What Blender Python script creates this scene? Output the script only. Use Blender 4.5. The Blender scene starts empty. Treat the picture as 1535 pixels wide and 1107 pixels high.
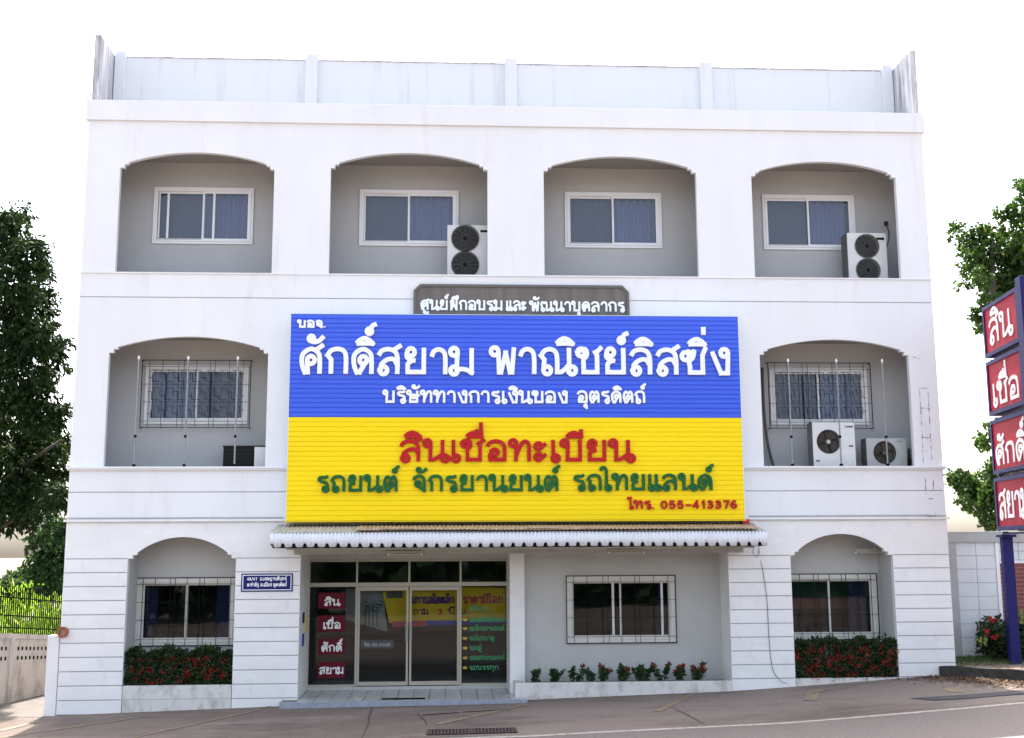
import bpy, bmesh, math, random
from math import sin, cos, pi, radians, tan, hypot, atan2
from mathutils import Vector, Matrix
random.seed(7)
C = bpy.context.scene.collection
S = bpy.context.scene

# ------------------------------------------------------------------ camera
F, CAM = 1731.22, Vector((-1.3013, -22.1737, 3.3698))
YAW, PIT, ROLL = 0.056, 0.1573, -0.0049
fwd = Vector((sin(YAW)*cos(PIT), cos(YAW)*cos(PIT), sin(PIT)))
rgt0 = Vector((cos(YAW), -sin(YAW), 0)); up0 = rgt0.cross(fwd)
rgt = rgt0*cos(ROLL)+up0*sin(ROLL); up = up0*cos(ROLL)-rgt0*sin(ROLL)
cd = bpy.data.cameras.new('camera'); cam = bpy.data.objects.new('camera', cd); C.objects.link(cam)
cd.sensor_width = 36; cd.sensor_fit = 'HORIZONTAL'; cd.lens = 36*F/1535
cd.clip_start = .1; cd.clip_end = 3000
M3 = Matrix((rgt, up, -fwd)).transposed()
cam.matrix_world = Matrix.Translation(CAM) @ M3.to_4x4()
S.camera = cam

# ------------------------------------------------------------------ light
SUN_EL, SUN_AZ = radians(58), radians(0)       # azimuth from +y (behind the building) towards +x
w = bpy.data.worlds.new('World'); S.world = w; w.use_nodes = True
wn = w.node_tree.nodes; wl = w.node_tree.links
sky = wn.new('ShaderNodeTexSky'); sky.sky_type = 'NISHITA'; sky.sun_disc = False
sky.sun_elevation = SUN_EL; sky.sun_rotation = SUN_AZ
sky.air_density = 1.0; sky.dust_density = 5.0; sky.ozone_density = 1.0
hs = wn.new('ShaderNodeHueSaturation'); hs.inputs['Saturation'].default_value = .58
wl.new(sky.outputs[0], hs.inputs['Color']); wl.new(hs.outputs[0], wn['Background'].inputs[0])
wn['Background'].inputs[1].default_value = .15
sd = bpy.data.lights.new('sun', 'SUN'); sun = bpy.data.objects.new('sun', sd); C.objects.link(sun)
sd.energy = 2.6; sd.angle = radians(.5); sd.color = (1, .95, .87)
tosun = Vector((sin(SUN_AZ)*cos(SUN_EL), cos(SUN_AZ)*cos(SUN_EL), sin(SUN_EL)))
sun.rotation_euler = (-tosun).to_track_quat('-Z', 'Y').to_euler()
sun.location = (0, 30, 40)
vs = S.view_settings; vs.view_transform = 'Standard'; vs.look = 'None'; vs.gamma = 1; vs.exposure = 2.13

# ------------------------------------------------------------------ helpers
def ray(px, py):
    return fwd + rgt*((px-767.5)/F) - up*((py-553.5)/F)
def P(px, py, Y):
    d = ray(px, py); return CAM + d*((Y-CAM.y)/d.y)
def PZ(px, py, z):
    d = ray(px, py); return CAM + d*((z-CAM.z)/d.z)

class MB:
    def __init__(s): s.v = []; s.f = []
    def face(s, pts):
        n = len(s.v); s.v += [tuple(p) for p in pts]; s.f.append(tuple(range(n, n+len(pts)))); return s
    def box(s, x0, x1, y0, y1, z0, z1, skip=''):
        n = len(s.v)
        s.v += [(x0,y0,z0),(x1,y0,z0),(x1,y1,z0),(x0,y1,z0),(x0,y0,z1),(x1,y0,z1),(x1,y1,z1),(x0,y1,z1)]
        for k, f in (('b',(0,3,2,1)),('t',(4,5,6,7)),('f',(0,1,5,4)),('r',(1,2,6,5)),('k',(2,3,7,6)),('l',(3,0,4,7))):
            if k not in skip: s.f.append(tuple(n+i for i in f))
        return s
    def prism(s, poly, y0, y1):                    # poly in x,z, counter-clockwise seen from the street
        n = len(poly)
        s.face([(x, y0, z) for x, z in poly])
        s.face([(x, y1, z) for x, z in reversed(poly)])
        for i in range(n):
            a, b = poly[i], poly[(i+1) % n]
            s.face([(a[0],y0,a[1]),(a[0],y1,a[1]),(b[0],y1,b[1]),(b[0],y0,b[1])])
        return s
    def slab(s, poly, z0, z1):                     # poly in x,y counter-clockwise from above
        n = len(poly)
        s.face([(x, y, z1) for x, y in poly]); s.face([(x, y, z0) for x, y in reversed(poly)])
        for i in range(n):
            a, b = poly[i], poly[(i+1) % n]
            s.face([(a[0],a[1],z0),(b[0],b[1],z0),(b[0],b[1],z1),(a[0],a[1],z1)])
        return s
    def tube(s, pts, r, n=8, cap=True):
        pts = [Vector(p) for p in pts]; rs = r if isinstance(r, (list, tuple)) else [r]*len(pts)
        base = len(s.v); t0 = None
        for i, p in enumerate(pts):
            d = (pts[min(i+1, len(pts)-1)]-pts[max(i-1, 0)]).normalized()
            a = d.cross(Vector((0,0,1)) if abs(d.z) < .9 else Vector((1,0,0))).normalized()
            if t0 is not None and a.dot(t0) < 0: a = -a
            t0 = a; b = d.cross(a)
            for k in range(n):
                q = p + (a*cos(2*pi*k/n)+b*sin(2*pi*k/n))*rs[i]; s.v.append(tuple(q))
        for i in range(len(pts)-1):
            for k in range(n):
                k2 = (k+1) % n
                s.f.append((base+i*n+k, base+(i+1)*n+k, base+(i+1)*n+k2, base+i*n+k2))
        if cap:
            s.f.append(tuple(base+k for k in range(n)))
            e = base+(len(pts)-1)*n; s.f.append(tuple(e+k for k in reversed(range(n))))
        return s
    def cyl(s, c, r, y0, y1, n=28):                # disc axis along y
        a = [(c[0]+r*cos(2*pi*k/n), c[1]+r*sin(2*pi*k/n)) for k in range(n)]
        return s.prism(a, y0, y1)
    def ring(s, c, r0, r1, y0, y1, n=28):
        for k in range(n):
            t, u = 2*pi*k/n, 2*pi*(k+1)/n
            q = [(c[0]+R*cos(T), c[1]+R*sin(T)) for R, T in ((r0,t),(r1,t),(r1,u),(r0,u))]
            s.face([(x, y0, z) for x, z in q])
            s.face([(q[1][0],y0,q[1][1]),(q[1][0],y1,q[1][1]),(q[2][0],y1,q[2][1]),(q[2][0],y0,q[2][1])])
            s.face([(q[0][0],y1,q[0][1]),(q[0][0],y0,q[0][1]),(q[3][0],y0,q[3][1]),(q[3][0],y1,q[3][1])])
        return s
    def frame(s, x0, x1, z0, z1, t, y0, y1, tb=None):
        tb = tb or t
        s.box(x0, x1, y0, y1, z0, z0+tb); s.box(x0, x1, y0, y1, z1-tb, z1)
        s.box(x0, x0+t, y0, y1, z0+tb, z1-tb); s.box(x1-t, x1, y0, y1, z0+tb, z1-tb)
        return s
    def wall_hole(s, x0, x1, z0, z1, holes, y0, y1):
        xs = x0
        for a, b, c, d in sorted(holes):
            if a > xs: s.box(xs, a, y0, y1, z0, z1)
            if c > z0: s.box(a, b, y0, y1, z0, c)
            if d < z1: s.box(a, b, y0, y1, d, z1)
            xs = b
        if x1 > xs: s.box(xs, x1, y0, y1, z0, z1)
        return s
    def build(s, name, mat, parent=None, smooth=False, bevel=0, loc=None):
        o0 = Vector((0,0,0)); q = parent
        while q: o0 += q.location; q = q.parent
        L = Vector(loc) if loc else Vector((0,0,0)); o0 = o0 + L
        me = bpy.data.meshes.new(name)
        me.from_pydata([(x-o0.x, y-o0.y, z-o0.z) for x, y, z in s.v], [], s.f); me.update()
        ob = bpy.data.objects.new(name, me); C.objects.link(ob); ob.location = L; ob.parent = parent
        me.materials.append(mat)
        if smooth:
            for p in me.polygons: p.use_smooth = True
        if bevel:
            b = ob.modifiers.new('edge', 'BEVEL'); b.width = bevel; b.segments = 2; b.limit_method = 'ANGLE'
        return ob

def empty(name, loc, label, cat, group=None):
    o = bpy.data.objects.new(name, None); C.objects.link(o); o.location = loc; o.empty_display_size = .2
    return tag(o, label, cat, group)
def tag(o, label, cat, group=None):
    o['label'] = label; o['category'] = cat
    if group: o['group'] = group
    return o
def struct(o, kind='structure'): o['kind'] = kind; return o

# ------------------------------------------------------------------ materials
def mat(name, col, rough=.6, var=0, vscale=3, stretch=(1,1,1), bump=0, bscale=60, metal=0, col2=None, spec=.5, thr=(.35,.7), coat=0):
    m = bpy.data.materials.new(name); m.use_nodes = True
    nt = m.node_tree; b = nt.nodes['Principled BSDF']
    b.inputs['Base Color'].default_value = (*col, 1); b.inputs['Roughness'].default_value = rough
    b.inputs['Metallic'].default_value = metal; b.inputs['Specular IOR Level'].default_value = spec
    if coat: b.inputs['Coat Weight'].default_value = coat
    geo = nt.nodes.new('ShaderNodeNewGeometry')
    if var or col2:
        mp = nt.nodes.new('ShaderNodeMapping'); mp.inputs['Scale'].default_value = stretch
        nz = nt.nodes.new('ShaderNodeTexNoise'); nz.inputs['Scale'].default_value = vscale; nz.inputs['Detail'].default_value = 8
        nz.inputs['Roughness'].default_value = .65
        rp = nt.nodes.new('ShaderNodeValToRGB'); e = rp.color_ramp.elements
        c2 = col2 or tuple(c*(1-var) for c in col)
        e[0].position, e[1].position = thr; e[0].color = (*c2, 1); e[1].color = (*col, 1)
        nt.links.new(geo.outputs['Position'], mp.inputs[0]); nt.links.new(mp.outputs[0], nz.inputs[0])
        nt.links.new(nz.outputs[0], rp.inputs[0]); nt.links.new(rp.outputs[0], b.inputs['Base Color'])
    if bump:
        n2 = nt.nodes.new('ShaderNodeTexNoise'); n2.inputs['Scale'].default_value = bscale; n2.inputs['Detail'].default_value = 6
        bp = nt.nodes.new('ShaderNodeBump'); bp.inputs['Strength'].default_value = bump; bp.inputs['Distance'].default_value = .02
        nt.links.new(geo.outputs['Position'], n2.inputs[0]); nt.links.new(n2.outputs[0], bp.inputs['Height'])
        nt.links.new(bp.outputs[0], b.inputs['Normal'])
    return m

def glass_mat(name, tint, refl):
    m = bpy.data.materials.new(name); m.use_nodes = True; nt = m.node_tree
    for n in list(nt.nodes): nt.nodes.remove(n)
    out = nt.nodes.new('ShaderNodeOutputMaterial'); mx = nt.nodes.new('ShaderNodeMixShader')
    tr = nt.nodes.new('ShaderNodeBsdfTransparent'); tr.inputs[0].default_value = (*tint, 1)
    gl = nt.nodes.new('ShaderNodeBsdfGlossy'); gl.inputs['Roughness'].default_value = .02
    gl.inputs[0].default_value = (.9, .93, .97, 1)
    lw = nt.nodes.new('ShaderNodeLayerWeight'); lw.inputs[0].default_value = .25
    ad = nt.nodes.new('ShaderNodeMath'); ad.operation = 'ADD'; ad.inputs[1].default_value = refl; ad.use_clamp = True
    nt.links.new(lw.outputs['Fresnel'], ad.inputs[0]); nt.links.new(ad.outputs[0], mx.inputs[0])
    nt.links.new(tr.outputs[0], mx.inputs[1]); nt.links.new(gl.outputs[0], mx.inputs[2]); nt.links.new(mx.outputs[0], out.inputs[0])
    return m

def leaf_mat(name, c1, c2, trans=.35, c3=None):
    m = bpy.data.materials.new(name); m.use_nodes = True; nt = m.node_tree
    for n in list(nt.nodes): nt.nodes.remove(n)
    out = nt.nodes.new('ShaderNodeOutputMaterial'); geo = nt.nodes.new('ShaderNodeNewGeometry')
    rp = nt.nodes.new('ShaderNodeValToRGB'); e = rp.color_ramp.elements
    e[0].color = (*c1, 1); e[1].color = (*c2, 1)
    if c3: x = e.new(.93); x.color = (*c2, 1); e[2].color = (*c3, 1)
    nt.links.new(geo.outputs['Random Per Island'], rp.inputs[0])
    pb = nt.nodes.new('ShaderNodeBsdfPrincipled'); pb.inputs['Roughness'].default_value = .6; pb.inputs['Specular IOR Level'].default_value = .12
    tl = nt.nodes.new('ShaderNodeBsdfTranslucent')
    mc = nt.nodes.new('ShaderNodeMixRGB'); mc.blend_type = 'MULTIPLY'; mc.inputs[0].default_value = 1; mc.inputs[2].default_value = (1.6, 1.9, .7, 1)
    mx = nt.nodes.new('ShaderNodeMixShader'); mx.inputs[0].default_value = trans
    nt.links.new(rp.outputs[0], pb.inputs[0]); nt.links.new(rp.outputs[0], mc.inputs[1]); nt.links.new(mc.outputs[0], tl.inputs[0])
    nt.links.new(pb.outputs[0], mx.inputs[1]); nt.links.new(tl.outputs[0], mx.inputs[2]); nt.links.new(mx.outputs[0], out.inputs[0])
    return m

def streak(m, c, thr, sc, zst, amt):
    nt = m.node_tree; b = nt.nodes['Principled BSDF']; src = b.inputs['Base Color'].links[0].from_socket
    geo = [n for n in nt.nodes if n.type == 'NEW_GEOMETRY'][0]
    mp = nt.nodes.new('ShaderNodeMapping'); mp.inputs['Scale'].default_value = (1, 1, zst)
    nz = nt.nodes.new('ShaderNodeTexNoise'); nz.inputs['Scale'].default_value = sc; nz.inputs['Detail'].default_value = 10; nz.inputs['Roughness'].default_value = .72
    rp = nt.nodes.new('ShaderNodeValToRGB'); rp.color_ramp.elements[0].position, rp.color_ramp.elements[1].position = thr
    mx = nt.nodes.new('ShaderNodeMixRGB'); mx.inputs[2].default_value = (*c, 1)
    ml = nt.nodes.new('ShaderNodeMath'); ml.operation = 'MULTIPLY'; ml.inputs[1].default_value = amt
    nt.links.new(geo.outputs['Position'], mp.inputs[0]); nt.links.new(mp.outputs[0], nz.inputs[0]); nt.links.new(nz.outputs[0], rp.inputs[0])
    nt.links.new(rp.outputs[0], ml.inputs[0]); nt.links.new(ml.outputs[0], mx.inputs[0]); nt.links.new(src, mx.inputs[1]); nt.links.new(mx.outputs[0], b.inputs['Base Color'])
    return m
M = {}
M['white'] = mat('white_paint', (.80,.805,.82), .6, .07, .9, (1,1,.25), .12, 40)
M['white_low'] = mat('white_paint_lower', (.84,.83,.82), .6, .10, 1.6, (.6,1,1.6), .12, 40)
streak(M['white'], (.55,.50,.46), (.56,.80), 2.4, .16, .55); streak(M['white_low'], (.45,.43,.41), (.56,.82), 3.2, .5, .6)
M['parapet'] = mat('parapet_paint', (.69,.71,.75), .7, 0, 2.2, (2.2,1,.12), .15, 30, col2=(.58,.58,.60), thr=(.25,.45))
M['stain'] = mat('stained_paint', (.60,.605,.64), .8, 0, 2.2, (2.6,2.6,.35), .2, 30, col2=(.24,.23,.24), thr=(.36,.6))
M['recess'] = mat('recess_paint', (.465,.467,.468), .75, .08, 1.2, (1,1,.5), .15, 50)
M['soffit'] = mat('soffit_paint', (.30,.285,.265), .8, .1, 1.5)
M['alu'] = mat('white_aluminium', (.80,.81,.83), .4, .05, 6)
M['aludoor'] = mat('door_aluminium', (.47,.43,.345), .45, .1, 5)
M['alu2'] = mat('cream_aluminium', (.66,.64,.59), .45, .1, 5)
M['recess2'] = mat('shaded_recess_paint', (.52,.52,.51), .75, .08, 1.2, (1,1,.5), .15, 50)  # darker copy of the wall paint, recess shade put into the colour
M['glass'] = glass_mat('upper_glass', (.62,.66,.74), .035)
M['glass_low'] = glass_mat('lower_glass', (.60,.64,.65), .006)
M['curtain'] = mat('lilac_curtain', (.25,.275,.44), .85, .15, 6, (4,1,.3))
M['curtain_blue'] = mat('blue_curtain', (.02,.03,.105), .85, .2, 6, (4,1,.3))
M['curtain_grey'] = mat('mesh_screen', (.13,.14,.20), .85, .1, 6)
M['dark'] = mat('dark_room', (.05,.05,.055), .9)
M['groove'] = mat('grimy_groove', (.40,.40,.41), .9, .3, 8)
M['iron'] = mat('black_iron', (.012,.012,.013), .8, .3, 20, spec=.1)
M['steel'] = mat('galvanised_pole', (.36,.37,.39), .5, .35, 9, (1,1,2), metal=.3)
M['blue'] = mat('blue_cladding', (.03,.10,.74), .25, .06, .8, (.3,1,2), .10, 1.3, spec=.45)
M['yellow'] = mat('yellow_cladding', (.98,.72,.002), .5, .05, .8, (.3,1,2), .05, 3, spec=.22)
M['paleblue'] = mat('pale_blue_edge', (.62,.74,.86), .5)
M['letter_white'] = mat('white_letters', (.86,.88,.88), .45)
M['letter_red'] = mat('red_letters', (.50,.006,.010), .5, .15, 9, spec=.25)
M['letter_green'] = mat('green_letters', (.006,.12,.025), .5, .2, 9, spec=.25)
M['brown'] = mat('brown_board', (.175,.155,.145), .7, .35, 7, (1,1,.08), .1, 60)
M['brownedge'] = mat('brown_board_rim', (.12,.115,.105), .6)
M['navy'] = mat('navy_enamel', (.012,.010,.13), .5, spec=.25)
M['sheetwhite'] = mat('white_corrugated_sheet', (.74,.75,.80), .5, .12, 5, (1,1,.4))
M['sheetgrey'] = mat('weathered_corrugated_sheet', (.50,.48,.42), .6, .35, 6, (2,.4,1))
M['rusttan'] = mat('tan_rusty_sheet', (.44,.32,.20), .75, 0, 6, (1,.5,1), col2=(.22,.14,.085), thr=(.3,.6))
M['concrete'] = mat('canopy_concrete', (.46,.45,.42), .85, .25, 4, (1,1,1), .2, 50)
M['lampcase'] = mat('lamp_housing', (.40,.37,.30), .5, .2, 10)
M['tile'] = mat('floor_tile', (.52,.53,.50), .25, .12, 3)
M['kerbblue'] = mat('painted_step_edge', (.33,.37,.43), .7, .3, 8)
M['accase'] = mat('grey_ac_casing', (.62,.62,.62), .45, .06, 5)
M['accase2'] = mat('cream_ac_casing', (.70,.71,.70), .45, .07, 5)
M['accase3'] = mat('dull_ac_casing', (.46,.47,.46), .5, .12, 7)
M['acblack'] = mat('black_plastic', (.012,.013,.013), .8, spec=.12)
M['acdark'] = mat('dark_fan_guard', (.03,.029,.028), .75, spec=.15)
M['acguard'] = mat('fan_guard_wire', (.075,.075,.075), .5)
M['bronze'] = mat('bronze_fan_blade', (.15,.12,.09), .4)
M['fanback'] = mat('brown_fan_recess', (.06,.05,.042), .6)
M['fanwhite'] = mat('white_plastic', (.75,.75,.75), .4)
M['sticker'] = mat('maroon_sticker', (.13,.005,.018), .6, spec=.2)
M['bannery'] = mat('banner_reflection', (.85,.58,.01), .7, .12, 3)
M['mirrorpale'] = mat('pale_house_reflection', (.42,.42,.41), .8, .3, 3, (1,1,1))
M['totemred'] = mat('totem_red_face', (.44,.004,.028), .55, .08, 2, spec=.25)
M['totemblue'] = mat('totem_blue_frame', (.011,.010,.105), .5, .15, 6, spec=.25)
M['redlamp'] = mat('red_plastic', (.55,.01,.03), .4)
M['rust'] = mat('rust', (.22,.085,.04), .85, .5, 18)
M['rustmark'] = mat('rust_stain', (.66,.64,.64), .9, 0, 13, (1,1,.6), col2=(.15,.10,.09), thr=(.44,.54))
M['planter'] = mat('planter_render', (.66,.64,.61), .85, 0, 4, (1,1,.6), .2, 40, col2=(.42,.40,.37), thr=(.32,.52))
M['soil'] = mat('soil', (.10,.075,.05), .95, .4, 10, bump=.5, bscale=30)
M['wallwhite'] = mat('white_block_wall', (.70,.71,.72), .75, .12, 2, (1,1,.5))
M['wallgrey'] = mat('grey_wall_rim', (.43,.43,.42), .85, .15, 4)
M['oldwall'] = mat('stained_garden_wall', (.60,.55,.50), .9, 0, 2.2, (1.6,1.6,.6), .3, 20, col2=(.27,.225,.19), thr=(.28,.50))
M['kerbdark'] = mat('mossy_kerb', (.06,.055,.048), .95, .5, 7, bump=.5, bscale=25)
M['bark'] = mat('bark', (.09,.075,.06), .95, .4, 12, (1,1,.2), .6, 40)
M['cable'] = mat('grey_cable', (.16,.15,.16), .6)
M['pipe'] = mat('insulated_pipe', (.09,.085,.08), .7)
M['drain'] = mat('rusty_grate_iron', (.085,.055,.05), .8, .4, 15)
M['patch'] = mat('fresh_asphalt', (.085,.08,.085), .9, .3, 20, bump=.6, bscale=120)
M['lineyellow'] = mat('worn_yellow_paint', (.34,.235,.10), .85, 0, 7, col2=(.19,.15,.12), thr=(.42,.66))
M['linewhite'] = mat('white_road_paint', (.50,.46,.41), .8, 0, 9, col2=(.27,.235,.21), thr=(.34,.6))
M['flower'] = leaf_mat('red_flower', (.30,.012,.014), (.50,.035,.035), .15)
M['leaf_left'] = leaf_mat('dark_mango_leaf', (.008,.018,.007), (.03,.055,.016), .18)
M['leaf_left2'] = leaf_mat('dim_leaf', (.02,.045,.02), (.05,.10,.04), .2)
M['leaf_right'] = leaf_mat('broad_leaf', (.02,.045,.015), (.07,.12,.035), .3, (.20,.20,.05))
M['leaf_hedge'] = leaf_mat('hedge_leaf', (.014,.03,.012), (.05,.075,.03), .15)
M['leaf_shrub'] = leaf_mat('shrub_leaf', (.02,.05,.02), (.06,.11,.05), .2)
M['leaf_field'] = leaf_mat('bright_field_leaf', (.09,.15,.015), (.24,.33,.045), .4, (.55,.6,.35))
M['leaf_far'] = leaf_mat('far_leaf', (.03,.055,.03), (.07,.11,.05), .25)
M['leaf_grass'] = leaf_mat('short_grass', (.04,.08,.02), (.09,.15,.04), .3)
M['litter'] = leaf_mat('dead_leaf', (.07,.04,.025), (.18,.105,.07), .1)

def asphalt(name, c, c2, c3):
    m = mat(name, c, .9, 0, .7, (1,1,1), .35, 140, col2=c2, thr=(.35,.62), spec=.25)
    nt = m.node_tree; b = nt.nodes['Principled BSDF']; src = b.inputs['Base Color'].links[0].from_socket
    geo = [n for n in nt.nodes if n.type == 'NEW_GEOMETRY'][0]
    n2 = nt.nodes.new('ShaderNodeTexNoise'); n2.inputs['Scale'].default_value = 34; n2.inputs['Detail'].default_value = 6; n2.inputs['Roughness'].default_value = .8
    r2 = nt.nodes.new('ShaderNodeValToRGB'); r2.color_ramp.elements[0].position = .3; r2.color_ramp.elements[1].position = .75
    r2.color_ramp.elements[0].color = (.60,.60,.60,1); r2.color_ramp.elements[1].color = (1.36,1.33,1.3,1)
    mx = nt.nodes.new('ShaderNodeMixRGB'); mx.blend_type = 'MULTIPLY'; mx.inputs[0].default_value = 1
    n3 = nt.nodes.new('ShaderNodeTexNoise'); n3.inputs['Scale'].default_value = .33; n3.inputs['Detail'].default_value = 9; n3.inputs['Roughness'].default_value = .7
    mp = nt.nodes.new('ShaderNodeMapping'); mp.inputs['Scale'].default_value = (.5, 1.6, 1)
    r3 = nt.nodes.new('ShaderNodeValToRGB'); r3.color_ramp.elements[0].position = .46; r3.color_ramp.elements[1].position = .56
    m3 = nt.nodes.new('ShaderNodeMixRGB'); m3.inputs[2].default_value = (*c3, 1)
    nt.links.new(geo.outputs['Position'], mp.inputs[0]); nt.links.new(mp.outputs[0], n3.inputs[0]); nt.links.new(n3.outputs[0], r3.inputs[0])
    nt.links.new(src, m3.inputs[1]); nt.links.new(r3.outputs[0], m3.inputs[0])
    nt.links.new(geo.outputs['Position'], n2.inputs[0]); nt.links.new(n2.outputs[0], r2.inputs[0])
    nt.links.new(m3.outputs[0], mx.inputs[1]); nt.links.new(r2.outputs[0], mx.inputs[2]); nt.links.new(mx.outputs[0], b.inputs['Base Color'])
    return m
M['ground'] = asphalt('dusty_asphalt', (.19,.15,.125), (.13,.104,.088), (.235,.19,.162))
M['road'] = asphalt('road_asphalt', (.225,.182,.155), (.185,.152,.132), (.205,.174,.158))

# ------------------------------------------------------------------ lettering: Thai and digits as strokes
R0 = .148
def o_(cx, cy, a0, sw, r=R0): return ('o', cx, cy, a0, sw, r)
BO = [o_(.13,.85,0,-360), (.25,.08,1), (.8,.08,1), (.8,1,1)]
KHO = [o_(.14,.82,200,-380), (.27,.95), (.37,.84), (.35,.68), (.24,.55), (.24,.3), (.24,.08,1), (.78,.08,1)]
ARCH = [(.05,.7,1), (.18,.88), (.45,.94), (.7,.85), (.8,.6)]
LO = [ARCH+[(.8,0,1)], [(.8,.34,1), (.66,.55), (.42,.55), (.18,.38), (.135,.14), o_(.25,.14,180,360)]]
DOm = [(.33,.06,1), (.22,.06,1), (.1,.38), (.13,.74), (.45,.94), (.74,.78), (.8,.5), (.8,0,1)]
RO = [[(.66,.98,1), (.54,.88), (.22,.87), (.12,.74), (.26,.62), (.56,.54), (.64,.4), (.64,.14), o_(.525,.14,0,-360)]]
YO = [[o_(.28,.83,180,360), (.12,.78), (.13,.64), (.3,.53), (.47,.51,1)], [(.34,.51,1), (.17,.4), (.16,.25), (.16,.08,1), (.8,.08,1), (.8,1,1)]]
SE = [[(.13,1,1), (.13,.14), o_(.245,.14,180,360)]]
def shift(st, dx): return [[(p[0], p[1]+dx)+tuple(p[2:]) if p[0] == 'o' else (p[0]+dx,)+tuple(p[1:]) for p in s] for s in st]
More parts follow.
